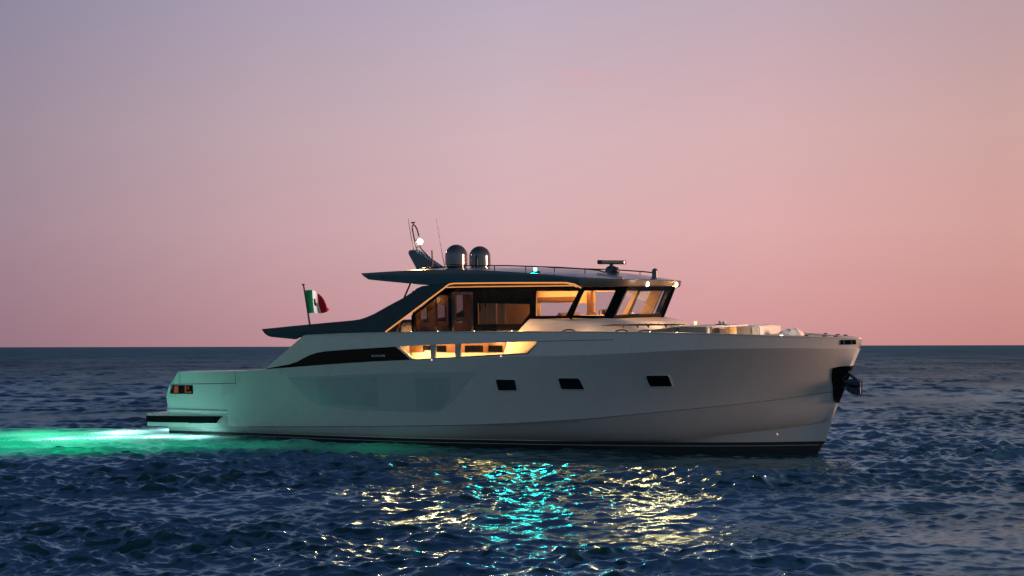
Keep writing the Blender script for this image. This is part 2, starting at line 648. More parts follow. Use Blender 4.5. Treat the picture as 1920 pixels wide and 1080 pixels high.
# decks and inner structure
dk = MB()
for x0, x1, z, w in ((-10.0, -6.3, 1.25, 2.0), (-6.3, 2.0, 2.02, 2.5)):
    dk.box((x0, -w, z - .06), (x1, w, z))
dk.box((-6.36, -2.55, 1.2), (-6.30, 2.55, 2.0))
dk.box((-10.05, -2.0, .7), (-9.9, 2.0, 1.22))
xs = np.linspace(2.0, 10.7, 30)
dk.grid([[(x, -(b_sheer(x) - .12), 2.55) for x in xs], [(x, (b_sheer(x) - .12), 2.55) for x in xs]])
dk.grid([[(2.0, -2.5, 1.96), (2.0, 2.5, 1.96)], [(2.0, -2.5, 2.55), (2.0, 2.5, 2.55)]])
dk.build('deck', M['teak'])

# side coamings of the aft deck
co = MB()
xa = np.linspace(-10.03, -6.3, 10)
co.grid([[(x, -b_knuck(x), zz('knuckle', x)) for x in xa], [(x, -b_knuck(x) + .55, zz('knuckle', x) + .004) for x in xa],
         [(x, -2.04, 1.2) for x in xa]])
co.grid([[(-10.03, -b_knuck(-10.03), 2.03), (-10.03, -2.1, 2.03)], [(-10.6, -b_knuck(-10.03), 1.2), (-10.6, -2.1, 1.2)]])
pair(co, 'aft_coaming', M['hull'], smooth=True)

# bulwark: flat aft part with the long opening, curved forward part
XJ = 3.2
ks = [x for x in np.linspace(-6.3, XJ, 18)]
outl = [(-6.42, 2.14), (-5.03, 3.12), (-4.95, 3.165)]
outl += [(x, zz('sheer', x)) for x in np.linspace(-4.6, XJ, 14)]
outl += [(x, zz('knuckle', x)) for x in reversed(ks)]
opening = rounded([(-1.57, 2.83), (0.52, 2.90), (2.99, 2.96), (2.955, 2.89), (2.70, 2.655), (0.34, 2.535), (-0.82, 2.475), (-1.02, 2.48)], .035, 3)
bw = MB().plate(outl, [opening], bul_map(0.0), 0.13, inward=(0, 1, 0), mi_in=1, mi_edge=0)
xf = [XJ + (11.095 - XJ) * (1 - (1 - i / 46) ** 1.5) for i in range(47)]


def bpt(x, t, off=0.0):
    k, s = zz('knuckle', x), zz('sheer', x)
    y = b_knuck(min(x, 11.05)) * (1 - t) + b_sheer(x) * t
    return (x - (1 - t) * .035 * max(0, (x - 10)) , -max(0.0, y - off), k + (s - k) * t)


last = len(xf) - 1
outer = [[bpt(x, t) for x in xf] for t in (0, .25, .5, .75, 1.0)]
inner = [[bpt(x, t, .13) for x in xf] for t in (1.0, .5, 0)]
bw.grid(outer)
bw.grid([outer[-1], inner[0]])
bw.grid(inner, 1)
bulwark = bw.mirror().build('bulwark', [M['hull'], M['white']], smooth=True, angle=25)
# cap rail along the top of the bulwark
cp = []
for (o0, dz) in ((-.012, -.018), (-.012, .012), (.15, .012), (.15, -.018)):
    cp.append([(x, -max(0.0, b_sheer(x) - o0), zz('sheer', x) + dz) for x in list(np.linspace(-4.9, 3.0, 20)) + xf])
pair(MB().grid(cp + [cp[0]]), 'cap_rail', M['hull'], smooth=True)
# seam under the cap rail forward of the opening
sm = []
for dz in (-.006, .006):
    sm.append([(x, bul_y(x, z + dz) - .008, z + dz) for x, z in zip(np.linspace(3.02, 5.19, 16), np.interp(np.linspace(3.02, 5.19, 16), [3.02, 3.7, 4.4, 5.19], [2.958, 2.972, 2.984, 2.992]))])
pair(MB().grid(sm), 'bulwark_seam', M['blackm'], (bulwark, bulwark))

# black glass band running into the opening
band_poly = [(-6.36, 2.165), (-5.45, 2.30), (-5.15, 2.385), (-4.94, 2.48), (-4.70, 2.575), (-4.45, 2.645), (-4.14, 2.69), (-3.16, 2.752), (-1.60, 2.825),
             (-1.07, 2.452), (-1.12, 2.45), (-2.37, 2.398), (-4.3, 2.288), (-6.3, 2.152)]
pair(MB().plate(band_poly, [], bul_map(.006), .005), 'side_window_band', M['band'])
for sgn in (1,):
    led = []
    bl = [(-1.07, 2.452), (-1.03, 2.468), (-.82, 2.458), (.34, 2.518), (2.7, 2.638), (2.98, 2.88), (3.0, 2.88), (2.73, 2.622), (.34, 2.508), (-.82, 2.448)]
    pair(MB().plate(bl, [], bul_map(.005), .004), 'opening_sill', M['blackm'], (bulwark, bulwark))
# posts dividing the opening
for x0, x1 in ((-.44, -.27), (.38, .56)):
    pb = MB()
    z0, z1 = zz('knuckle', x0) + .012, 2.93
    pb.box((x0, -2.695, z0), (x1, -2.62, z1))
    pair(pb, 'opening_post', M['grey'], bevel=.012)
# raised letters on the black band
cu = bpy.data.curves.new('letters', 'FONT')
cu.body = 'BLUEGAME'
cu.size = 0.082
cu.extrude = 0.003
cu.space_character = 1.22
cu.align_x = 'LEFT'
to = bpy.data.objects.new('lettering_tmp', cu)
COL.objects.link(to)
bpy.context.view_layer.update()
tme = bpy.data.meshes.new_from_object(to.evaluated_get(bpy.context.evaluated_depsgraph_get()))
bpy.data.objects.remove(to)
tme.name = 'lettering'
tme.materials.clear()
tme.materials.append(M['letters'])
tw = max(v.co.x for v in tme.vertices)
lo = bpy.data.objects.new('lettering', tme)
COL.objects.link(lo)
lo.parent = yacht
lo.matrix_local = (Matrix.Translation((-2.43, bul_y(-2.2, 2.57) - .014, 2.535)) @ Matrix.Rotation(R(0), 4, 'Y')
                   @ Matrix.Rotation(R(90), 4, 'X') @ Matrix.Diagonal((0.47 / tw, 1, 1, 1)))

# ------------------------------------------------------------------ hull fittings
pane_outline = rounded([(-5.54, 1.905), (-4.73, 1.18), (-4.35, 1.08), (-3.38, .99), (-1.94, .955), (-.58, .965), (-.17, 1.0), (.22, 1.25), (1.08, 2.13), (-2.1, 2.05)], .03, 3)
door = pair(MB().plate(pane_outline, [], hull_map(.007), .006), 'fold_down_balcony', M['panel'], bevel=.0)
for poly in ([(-4.50, 1.89), (-2.27, 1.96), (-2.29, 1.07), (-4.35, 1.16)], [(-.96, 1.92), (.19, 1.95), (.22, 1.42), (-.15, 1.06), (-.95, 1.04)]):
    pair(MB().plate(rounded(poly, .06, 4), [], hull_map(.0105), .003), 'balcony_pane', M['pane_tint'], door)
ring = MB()
cpts = [(-.10 + .19 * math.cos(a), 1.62 + .19 * math.sin(a)) for a in np.linspace(0, 2 * math.pi, 25)[:-1]]
cin = [(-.10 + .165 * math.cos(a), 1.62 + .165 * math.sin(a)) for a in np.linspace(0, 2 * math.pi, 25)[:-1]]
pair(ring.plate(cpts, [cin], hull_map(.013), .003), 'balcony_porthole', M['panel'], door)

for poly in ([(1.69, 1.91), (2.29, 1.91), (2.33, 1.62), (1.76, 1.61)],
             [(3.57, 1.96), (4.16, 1.96), (4.28, 1.66), (3.63, 1.665)],
             [(5.95, 2.025), (6.52, 2.03), (6.58, 1.74), (6.01, 1.735)]):
    cx = sum(p[0] for p in poly) / 4
    cz = sum(p[1] for p in poly) / 4
    big = [(cx + (x - cx) * 1.09, cz + (z - cz) * 1.16) for x, z in poly]
    for s in (-1, 1):
        def mp(off, s=s):
            f = hull_map(off)
            return lambda x, z: (f(x, z)[0], f(x, z)[1] * -s if s > 0 else f(x, z)[1], f(x, z)[2])
        fr = MB().plate(rounded(big, .07, 5), [rounded(poly, .05, 5)], mp(.022), .02, inward=(0, 1 if s < 0 else -1, 0)).build('porthole', M['hull'], smooth=True)
        MB().plate(rounded(poly, .05, 5), [], mp(.014), .006, inward=(0, 1 if s < 0 else -1, 0)).build('pane', M['black'], parent=fr)
# small drain pipe near the bow
pair(MB().tube([(8.985, hull_y(8.985, .41) - .0, .405), (9.045, hull_y(9.045, .455) - .05, .455)], .032, 12), 'drain_pipe', M['white'], smooth=True)

# hatch panel seam and black corner window at the stern
for a, b in (((-10.0, 1.635), (-7.62, 1.695)), ((-7.62, 1.695), (-7.62, 2.075)), ((-10.0, 1.635), (-9.98, 2.03)), ((-10.42, 1.61), (-10.0, 1.635))):
    d = Vector((b[0] - a[0], b[1] - a[1], 0)).normalized() * .009
    px = (-d.y, d.x)
    sq = [(a[0] + (b[0] - a[0]) * t, a[1] + (b[1] - a[1]) * t) for t in np.linspace(0, 1, 9)]
    sw = MB().grid([[(x + q * px[0], hull_y(x, z) - .006, z + q * px[1]) for x, z in sq] for q in (-1, 1)])
    pair(sw, 'hatch_seam', M['blackm'])
cw = pair(MB().plate(rounded([(-10.47, 1.315), (-10.42, 1.60), (-9.44, 1.61), (-9.45, 1.325)], .03, 3), [], hull_map(.006), .006), 'stern_window', M['black'])
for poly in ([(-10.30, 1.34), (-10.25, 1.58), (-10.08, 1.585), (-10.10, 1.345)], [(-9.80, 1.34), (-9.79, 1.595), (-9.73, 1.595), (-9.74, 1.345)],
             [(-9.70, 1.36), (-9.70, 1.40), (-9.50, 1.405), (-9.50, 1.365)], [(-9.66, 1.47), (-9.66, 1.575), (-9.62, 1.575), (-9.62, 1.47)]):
    pair(MB().plate(poly, [], hull_map(.011), .004), 'window_mullion', M['stern_glow'], cw)  # mullion strips glow by themselves, in place of light from inside
pair(MB().plate([(-10.63, 1.30), (-10.47, 1.60), (-10.43, 1.60), (-10.50, 1.30)], [], hull_map(.005), .005), 'stern_corner_trim', M['white'])

# rub rail lip above the bathing platform
lip = []
for (o, z0) in ((0.0, .73), (.045, .765), (.05, .80), (.0, .85)):
    lip.append([(x, hull_y(x, .8) - o * min(1, max(0, (-8.02 - x) / .12)), z0 + .02 * (x + 10.6) / 2.6) for x in np.linspace(-10.6, -8.02, 20)])
pair(MB().grid(lip), 'rub_rail', M['hull'], smooth=True)

# bathing platform with its side fenders
pf = MB()
pl = []
XP = [-11.46, -11.40, -11.2] + list(np.linspace(-10.9, -8.02, 14))


def plat_y(x, o):
    return -(2.50 + .02 * (x + 11.5) + o * min(1.0, max(0.0, (-8.0 - x) / .25)))


for o, z in ((.0, .25), (.09, .27), (.10, .40), (.10, .57), (.085, .655), (.0, .665)):
    pl.append([(x, plat_y(x, o) if x < -10.6 else min(plat_y(x, o), hull_y(x, z)), z) for x in XP])
pf.grid(pl)
pf = pf.mirror()
for z in (.25, .665):
    pf.grid([[(-11.46, -2.42, z), (-11.46, 2.42, z)], [(-10.0, -2.5, z), (-10.0, 2.5, z)]])
pe = [r[0] for r in pl]
pf.grid([pe, [(x, -y, z) for x, y, z in pe]])
platform = pf.build('bathing_platform', M['hull'], smooth=True, angle=40)
fd = MB()
fo = [(-11.475, .385), (-11.475, .57), (-11.44, .585), (-8.20, .655), (-8.20, .64), (-8.38, .43), (-11.44, .385)]
fd.plate(fo, [], lambda x, z: (x, plat_y(x, .10) - .03, z), .04)
pair(fd, 'platform_fender', M['rubber'], (platform, platform), bevel=.008)
MB().box((-11.50, -2.48, .40), (-11.455, 2.48, .57)).build('platform_fender', M['rubber'], parent=platform, bevel=.008)
ft = MB().tube([(-9.6, plat_y(-9.6, .1) - .035, .403), (-8.40, plat_y(-8.4, .1) - .035, .425), (-8.21, plat_y(-8.2, .1) - .035, .645)], .010, 6)
pair(ft, 'fender_trim', M['steel'], (platform, platform), smooth=True)

# bow fairlead slots and anchor pocket, wrapped round the stem
def bow_patch(pts, off, surf):
    vs = []
    for x, z in pts:
        vs.append(surf(x, z, off))
    return vs


for (x0, x1) in ((10.665, 10.72), (10.745, 10.88), (10.905, 10.985)):
    g_ = []
    for k in (0, 1, 2):
        r_ = []
        for x in np.linspace(x0, x1, 5):
            z = 2.903 - .02 * (x - 10.6) - .06 * k
            r_.append((x, bul_y(x, z) - .012, z))
        g_.append(r_)
    pair(MB().grid(g_), 'fairlead', M['black'], (bulwark, bulwark))
for x in (10.732, 10.893):
    pair(MB().tube([(x, bul_y(x, 2.78) - .014, 2.775), (x, bul_y(x, 2.9) - .014, 2.905)], .011, 8), 'fairlead_roller', M['steel'], (bulwark, bulwark), smooth=True)


ap = MB()
arows = []
for z, xl in ((2.215, 10.66), (2.20, 10.56), (2.17, 10.42), (2.09, 10.39), (2.0, 10.372), (1.83, 10.355), (1.6, 10.354), (1.42, 10.355), (1.32, 10.36), (1.28, 10.40), (1.245, 10.455)):
    sx_ = stem_x(z)
    r_ = []
    for t in np.linspace(0, 1, 9):
        x = xl + (sx_ - xl) * t
        r_.append((x + .016 * t, (hull_y(x, z) if t < .99 else 0.0) - .018 * (1 - t), z))
    arows.append(r_ + [(p[0], -p[1], p[2]) for p in reversed(r_[:-1])])
ap.grid(arows)
ap.build('anchor_pocket', M['black'], smooth=True)
an = MB()
# two curved flukes joined along the shank, held out from the stem
for s in (-1, 1):
    g = []
    for u in np.linspace(0, 1, 9):
        r_ = []
        for v in np.linspace(0, 1, 6):
            w = .21 * math.sin(math.pi * min(1, u * .75 + .12)) * v
            x = 10.60 + .40 * u + .06 * v * u
            z = 1.80 - .26 * u ** 0.8 + .16 * u * v - .02
            r_.append((x, s * w, z + .03 * v))
        g.append(r_)
    an.grid(g)
    an.grid([[(p[0], p[1], p[2] - .025) for p in r_] for r_ in g])
    edge = [r_[-1] for r_ in g]
    an.tube(edge, .02, 6)
    an.tube([g[-1][0], g[-1][3], g[-1][5]], .018, 6)
an.tube([(10.55, 0, 1.72), (10.75, 0, 1.66), (11.0, 0, 1.47)], [.045, .04, .03], 8)
an.tube([(10.52, 0, 1.95), (10.72, 0, 2.02), (10.85, 0, 1.92), (11.04, 0, 1.80), (11.06, 0, 1.50)], [.04, .04, .035, .03, .03], 8)
an.tube([(10.66, -.05, 2.08), (10.70, -.12, 1.95), (10.60, -.1, 1.85)], .018, 8)
# solid wing plates give the plough its rounded side
side_prof = [(10.64, 1.84), (10.86, 1.88), (11.0, 1.86), (11.065, 1.80), (11.06, 1.50), (10.96, 1.45), (10.84, 1.48), (10.72, 1.58)]
an.plate(side_prof, [], lambda x, z: (x, -.13 + .25 * (x - 10.64) * .2, z), .03)
an.plate(side_prof, [], lambda x, z: (x, .10 - .25 * (x - 10.64) * .2, z), .03)
pr = [(x, -.13 + .05 * (x - 10.64), z) for x, z in side_prof]
anchor = an.build('anchor', M['anchor'], smooth=True)
MB().tube([(x, y - .02, z) for x, y, z in pr[2:]] + [(10.64, -.15, 1.66)], .013, 6).build('anchor_rim', M['steel'], parent=anchor, smooth=True)

# ------------------------------------------------------------------ superstructure
YW = -1.95
# lower house side, lit from the side deck
base = MB()
base.box((-1.55, -1.95, 2.0), (3.64, -1.89, 3.235))
pair(base, 'house_base', M['cream'])
lw = MB()
lw.box((-1.60, -1.965, 2.63), (1.62, -1.952, 3.1))
lw = pair(lw, 'house_side_panel', M['wood'])
for x0, x1 in ((-1.15, -.35), (.27, .87), (1.05, 1.50)):
    pair(MB().box((x0, -1.974, 2.65), (x1, -1.966, 2.83)), 'house_side_window', M['black'], lw)
# steps closing the side deck at the forward end of the opening
st = MB()
st.add([(1.42, -1.985, 2.3), (1.74, -1.985, 3.05), (2.02, -2.14, 3.05), (1.70, -2.14, 2.3)], [(0, 1, 2, 3)])
st.add([(1.70, -2.14, 2.3), (2.02, -2.14, 3.05), (3.12, -2.575, 3.05), (3.12, -2.575, 2.3)], [(0, 1, 2, 3)])
pair(st, 'side_deck_end', M['cream'])

# upper house walls with their window openings (starboard and port)
wall = [(-1.55, 3.235), (-1.55, 3.72), (-.38, 4.50), (4.10, 4.46), (3.64, 3.565), (2.39, 3.565), (2.07, 3.235)]
h0 = [(-1.45, 3.27), (-1.45, 3.70), (-.55, 4.30), (-.28, 4.30), (-.28, 3.27)]
h1 = [(-.12, 3.25 + .02), (-.12, 4.34), (.55, 4.32), (.55, 3.27)]
h2 = [(.72, 3.43), (.72, 4.04), (2.39, 3.98), (2.39, 3.72), (2.13, 3.43)]
h3 = [(2.58, 3.65), (2.61, 4.34), (3.91, 4.31), (3.51, 3.64)]
hh = [[(x, z) for x, z in rounded(h, .02, 2)] for h in (h0, h1, h2, h3)]
mapw = lambda x, z: (x, YW, z)
MB().plate(wall, hh, mapw, .06, mi=0, mi_in=1, mi_edge=1).build('house_wall', [M['black'], M['lining']])
mapp = lambda x, z: (x, -YW, z)
MB().plate(wall, [hh[2], hh[3]], mapp, .06, mi=0, mi_in=1, mi_edge=1, inward=(0, -1, 0)).build('house_wall', [M['black'], M['lining']])


def pane(poly, mp, m, inward=(0, 1, 0)):
    MB().plate(poly, [], mp, .008, inward=inward).build('window_pane', m)


pane(h0, lambda x, z: (x, YW + .026, z), M['tinted'])
pane(h1, lambda x, z: (x, YW + .026, z), M['tinted'])
pane(h2, lambda x, z: (x, YW + .026, z), M['tinted'])
pane(h3, lambda x, z: (x, YW + .026, z), M['clear'])
pane(h2, lambda x, z: (x, -YW - .026, z), M['clear'], (0, -1, 0))
pane(h3, lambda x, z: (x, -YW - .026, z), M['clear'], (0, -1, 0))

# sliding door frame with handle
df = MB()
for a, b in (((-.14, 3.25), (-.08, 4.36)), ((.51, 3.25), (.57, 4.36))):
    df.box((a[0], -1.975, a[1]), (b[0], -1.953, b[1]))
df.box((-.08, -1.975, 3.52), (.51, -1.953, 3.60))
df.box((-.08, -1.975, 4.28), (.51, -1.953, 4.36))
df.box((-.08, -1.972, 3.60), (-.02, -1.953, 4.28))
dfr = df.build('side_door', M['blackm'])
MB().tube([(.0, -2.0, 3.54), (.0, -2.02, 3.51), (.22, -2.02, 3.51), (.22, -2.0, 3.56)], .011, 8).build('door_handle', M['steel'], parent=dfr, smooth=True)
MB().box((-.70, -1.968, 3.27), (-.66, -1.952, 4.30)).build('window_mullion', M['blackm'])
MB().box((-1.46, -1.968, 3.26), (-1.40, -1.952, 3.75)).build('window_mullion', M['blackm'])

# front of the wheelhouse: two quarter panels and a forward raked windscreen
# corner posts, bottom and top (x, y, z)
PB = [(3.66, -1.95, 3.57), (4.76, -1.66, 3.54), (4.86, 0.0, 3.54), (4.90, 1.66, 3.54), (3.66, 1.95, 3.57)]
PT = [(4.10, -1.95, 4.46), (5.24, -1.66, 4.44), (5.36, 0.0, 4.44), (5.30, 1.66, 4.44), (4.10, 1.95, 4.46)]


def lerp3(a, b, t):
    return tuple(a[i] + (b[i] - a[i]) * t for i in range(3))


def facet(i, j):
    A, B_, C_, D_ = Vector(PB[i]), Vector(PB[j]), Vector(PT[j]), Vector(PT[i])
    nrm_ = (B_ - A).cross(D_ - A).normalized()

    def f(u, v, off=0.0):
        p = (A * (1 - u) + B_ * u) * (1 - v) + (D_ * (1 - u) + C_ * u) * v
        return tuple(p + nrm_ * off)
    return f


def frame_facet(i, j, l, r_, lo_, hi_):
    f = facet(i, j)
    fb_ = MB()
    o = [(0, 0), (1, 0), (1, 1), (0, 1)]
    n_ = [(l, lo_), (1 - r_, lo_), (1 - r_, 1 - hi_), (l, 1 - hi_)]
    v = [f(*p) for p in o] + [f(*p) for p in n_] + [f(*p, -.06) for p in o] + [f(*p, -.06) for p in n_]
    fs = []
    for k in range(4):
        k2 = (k + 1) % 4
        fs += [(k, k2, 4 + k2, 4 + k), (8 + k2, 8 + k, 12 + k, 12 + k2), (4 + k, 4 + k2, 12 + k2, 12 + k)]
    fb_.add(v, fs)
    w = fb_.build('windscreen_frame', M['black'], bevel=0)
    g = MB()
    vv = [f(*p, -.02) for p in n_] + [f(*p, -.028) for p in n_]
    g.add(vv, [(0, 1, 2, 3), (7, 6, 5, 4), (0, 4, 5, 1), (1, 5, 6, 2), (2, 6, 7, 3), (3, 7, 4, 0)])
    g.build('windscreen_pane', M['clear'], parent=w)


frame_facet(0, 1, .0, .22, .09, .16)
frame_facet(1, 3, .05, .05, .09, .16)
frame_facet(3, 4, .22, .0, .09, .16)
# slim pillars standing proud at the corners
for i in (0, 1, 3, 4):
    a, b = Vector(PB[i]), Vector(PT[i])
    MB().tube([a - (b - a) * .02, b + (b - a) * .05], .05 if i in (1, 3) else .06, 4).build('windscreen_pillar', M['black'])

# interior: floor, ceiling, dashboard, seats, blinds, aft bulkhead
MB().box((-1.5, -1.88, 2.03), (4.5, 1.88, 2.08)).build('saloon_floor', M['wood'])
ce = MB()
ce.add([(-1.55, -1.89, 4.44), (4.1, -1.89, 4.43), (5.15, -1.6, 4.42), (5.28, 0, 4.42), (5.15, 1.6, 4.42), (4.1, 1.89, 4.43), (-1.55, 1.89, 4.44)], [(0, 1, 2, 3, 4, 5, 6)])
ce.build('saloon_ceiling', M['lining'])
ds = MB()
ds.plate([(4.05, 2.1), (4.05, 3.52), (4.25, 3.63), (4.62, 3.60), (4.70, 3.45), (4.70, 2.1)], [], lambda x, z: (x, -1.55, z), 3.1)
ds.build('dashboard', M['leather'], bevel=.02)
MB().box((4.12, -.95, 3.62), (4.22, -.35, 3.80)).build('instrument_hood', M['leather'], bevel=.04)
sl_ = MB()
for k in range(20):
    a0, a1 = 2 * math.pi * k / 20, 2 * math.pi * (k + 1) / 20
    sl_.tube([(4.02 - .05 * math.sin(a0), -.65 + .2 * math.cos(a0), 3.60 + .19 * math.sin(a0)), (4.02 - .05 * math.sin(a1), -.65 + .2 * math.cos(a1), 3.60 + .19 * math.sin(a1))], .016, 6)
sl_.tube([(4.02, -.85, 3.6), (4.02, -.45, 3.6)], .014, 6).tube([(4.02, -.65, 3.6), (4.12, -.65, 3.55)], .03, 8)
sl_.build('steering_wheel', M['leather'], smooth=True)
for y in (-1.0, -.25, .9):
    hs = MB()
    hs.box((2.95, y - .28, 2.75), (3.5, y + .28, 2.92)).box((2.86, y - .27, 2.9), (3.02, y + .27, 3.72)).box((3.1, y - .1, 2.08), (3.3, y + .1, 2.75))
    hs.build('helm_seat', M['leather'], bevel=.05)
bl = MB().box((.60, 1.84, 4.06), (1.95, 1.875, 4.20))
bl.build('window_blind', M['wood'])
ipm = MB()
ipm.add([(4.20, 1.56, 3.56), (4.56, 1.56, 3.56), (4.98, 1.56, 4.40), (4.62, 1.56, 4.40), (4.20, 1.62, 3.56), (4.56, 1.62, 3.56), (4.98, 1.62, 4.40), (4.62, 1.62, 4.40)],
        [(0, 1, 2, 3), (7, 6, 5, 4), (0, 4, 5, 1), (1, 5, 6, 2), (2, 6, 7, 3), (3, 7, 4, 0)])
ipm.build('interior_pillar', M['lining'])
MB().box((2.42, 1.70, 2.1), (2.56, 1.88, 4.40)).build('interior_post', M['wood'])
for (x0, x1) in ((.74, .86), (.92, 1.26), (1.34, 1.56)):
    MB().grid([[(x, -1.80 + .03 * math.sin(40 * x), z) for x in np.linspace(x0, x1, 14)] for z in (3.2, 4.05)]).build('curtain', M['cream'], smooth=True)
abk = [(-1.87, 2.05), (1.87, 2.05), (1.87, 4.44), (-1.87, 4.44)]
ah = [[(-.55, 3.52), (-.07, 3.52), (-.07, 4.02), (-.55, 4.02)], [(.55, 3.62), (1.02, 3.62), (1.02, 4.32), (.55, 4.32)], [(-1.5, 3.5), (-1.1, 3.5), (-1.1, 4.1), (-1.5, 4.1)]]
MB().plate(abk, ah, lambda y, z: (-1.56, y, z), .05, inward=(1, 0, 0)).build('aft_bulkhead', M['wood'])
for h in ah:
    MB().plate(h, [], lambda y, z: (-1.535, y, z), .008, inward=(1, 0, 0)).build('aft_door_glass', M['tinted'])
MB().box((-1.2, .9, 2.08), (.6, 1.8, 2.5)).box((-1.2, 1.6, 2.5), (.6, 1.85, 3.2)).build('saloon_sofa', M['leather'], bevel=.05)
MB().box((-1.0, -1.2, 2.08), (-.72, -.9, 3.42)).build('interior_column', M['lining'], bevel=.02)

# white coachroof below the windows, running out to the foredeck
cr = []
for (w0, w1, x0, x1, z) in ((2.07, 2.02, 2.0, 6.25, 2.56), (2.07, 2.02, 2.06, 6.15, 3.22), (2.05, 1.95, 2.20, 6.0, 3.36), (2.02, 1.88, 2.33, 5.8, 3.49), (1.99, 1.80, 2.38, 5.62, 3.545), (1.95, 1.72, 2.42, 5.5, 3.562)):
    lp = []
    for t in np.linspace(0, 1, 12):
        x = x0 + (x1 - 1.0 - x0) * t
        lp.append((x, -(w0 + (w1 - w0) * t), z))
    for a in np.linspace(0, math.pi, 15)[1:-1]:
        ca, sa = math.cos(a), math.sin(a)
        e = .55
        lp.append((x1 - 1.0 + 1.0 * abs(sa) ** e, -w1 * (abs(ca) ** e) * (1 if ca > 0 else -1), z))
    for t in np.linspace(1, 0, 12):
        x = x0 + (x1 - 1.0 - x0) * t
        lp.append((x, (w0 + (w1 - w0) * t), z))
    cr.append(lp)
cr = [[(x, y, z - (.0 if z < 3.2 else max(0, x - 4.7) * .11)) for x, y, z in lp] for lp in cr]
cb = MB().grid(cr, closed=True)
cb.add(cr[-1], [tuple(range(len(cr[-1])))])
cb.build('coachroof', M['white'], smooth=True, angle=40)
# wooden grab rail on the coachroof side
hr = MB().tube([(4.66, -2.12, 3.362), (5.0, -2.12, 3.372), (5.9, -2.10, 3.372), (6.7, -2.02, 3.366), (6.98, -1.98, 3.36)], [.008, .024, .026, .024, .01], 8)
for x in (5.28, 5.69, 6.0, 6.5):
    hr.tube([(x, -2.10, 3.36), (x, -2.05, 3.30)], [.035, .02], 8)
for x in (5.75, 5.95, 6.1, 6.3):
    hr.tube([(x, -2.10, 3.38), (x, -2.10, 3.41)], [.02, .012], 8)
hr.build('grab_rail', M['leather'], smooth=True)

# wing plates that sweep from the aft overhang up to the roof
wing_o = [(-6.69, 3.37), (-5.5, 3.455), (-4.3, 3.535), (-3.26, 3.60), (-3.0, 3.63), (-2.77, 3.69), (-2.49, 3.79), (-2.0, 4.02), (-1.50, 4.24), (-1.16, 4.43), (-1.08, 4.495), (-.9, 4.56),
          (-.4, 4.60), (-.02, 4.60), (-.18, 4.50), (-2.12, 3.252), (-3.6, 3.222), (-5.04, 3.185), (-5.25, 3.13), (-5.39, 3.05), (-5.8, 3.085), (-6.3, 3.125), (-6.42, 3.155), (-6.55, 3.22)]


def wing_y(x, z):
    return -2.56 + .20 * max(0.0, min(1.0, (z - 3.3) / 1.3))


pair(MB().plate(wing_o, [], lambda x, z: (x, wing_y(x, z), z), .12), 'side_wing', M['dark'], bevel=.006)
ov = MB()
ov.grid([[(x, y, z) for x, z in ((-6.68, 3.365), (-5.5, 3.44), (-4.3, 3.52), (-3.2, 3.58), (-2.9, 3.2), (-5.3, 3.1), (-6.3, 3.14), (-6.68, 3.365))] for y in (-2.46, -1.2, 0, 1.2, 2.46)])
ov.build('aft_overhang', M['dark'])
# amber light strips along wing edge, roof edge and soffit
ls = MB()
lp = [(-2.10, 3.262), (-1.2, 3.842), (-.20, 4.485), (-.10, 4.56), (-.02, 4.605), (.15, 4.622), (1.5, 4.600), (2.8, 4.572), (3.72, 4.548), (3.95, 4.50), (4.14, 4.40)]
for z_off, y_off, rr in ((0, 0, .020),):
    ls.tube([(x + .03, (wing_y(x, z) if x < -.05 else -2.345) + .02, z - .012) for x, z in lp], rr, 6)
pair(ls, 'edge_light_strip', M['led'])
pair(MB().tube([(-.25, -2.0, 4.515), (1.0, -2.0, 4.50), (2.5, -2.0, 4.478), (3.6, -2.0, 4.462), (3.95, -2.0, 4.455)], .013, 6), 'soffit_light_strip', M['led'])
pair(MB().tube([(3.45, -2.33, 4.555), (3.75, -2.31, 4.52), (4.03, -2.28, 4.41)], .012, 6), 'edge_light_strip', M['led'])

# roof
RX = [-3.04, -2.98, -2.8, -2.4, -2.0, -1.4, -.75, -.1, .6, 1.4, 2.2, 3.0, 3.6, 4.14, 4.5, 4.8, 5.08, 5.28, 5.42, 5.52, 5.59, 5.62]
wt_x, wt_w = [-3.04, -2.5, 3.4, 4.2, 4.7, 5.08, 5.28, 5.42, 5.52, 5.59, 5.62], [2.33, 2.35, 2.35, 2.32, 2.26, 2.14, 2.03, 1.88, 1.55, .9, .0]
zu_x, zu = [-3.04, -1, 1, 2.7, 4.3, 5.45, 5.62], [4.995, 5.035, 4.97, 4.83, 4.655, 4.575, 4.585]
zl_x, zl = [-3.04, -2.98, -2.8, -2.4, -2.04, -.9, -.2, 0.1, 3.6, 3.8, 4.14, 5.2, 5.62], [4.985, 4.90, 4.80, 4.755, 4.72, 4.59, 4.60, 4.628, 4.575, 4.54, 4.415, 4.40, 4.43]
zc_x, zc = [-3.04, -2.5, -1, 1, 2.7, 4.05, 5.0, 5.45, 5.62], [5.0, 5.09, 5.13, 5.10, 5.0, 4.87, 4.74, 4.64, 4.59]
top, edge, soff = [], [], []
ip = lambda x, a, b: float(np.interp(x, a, b))
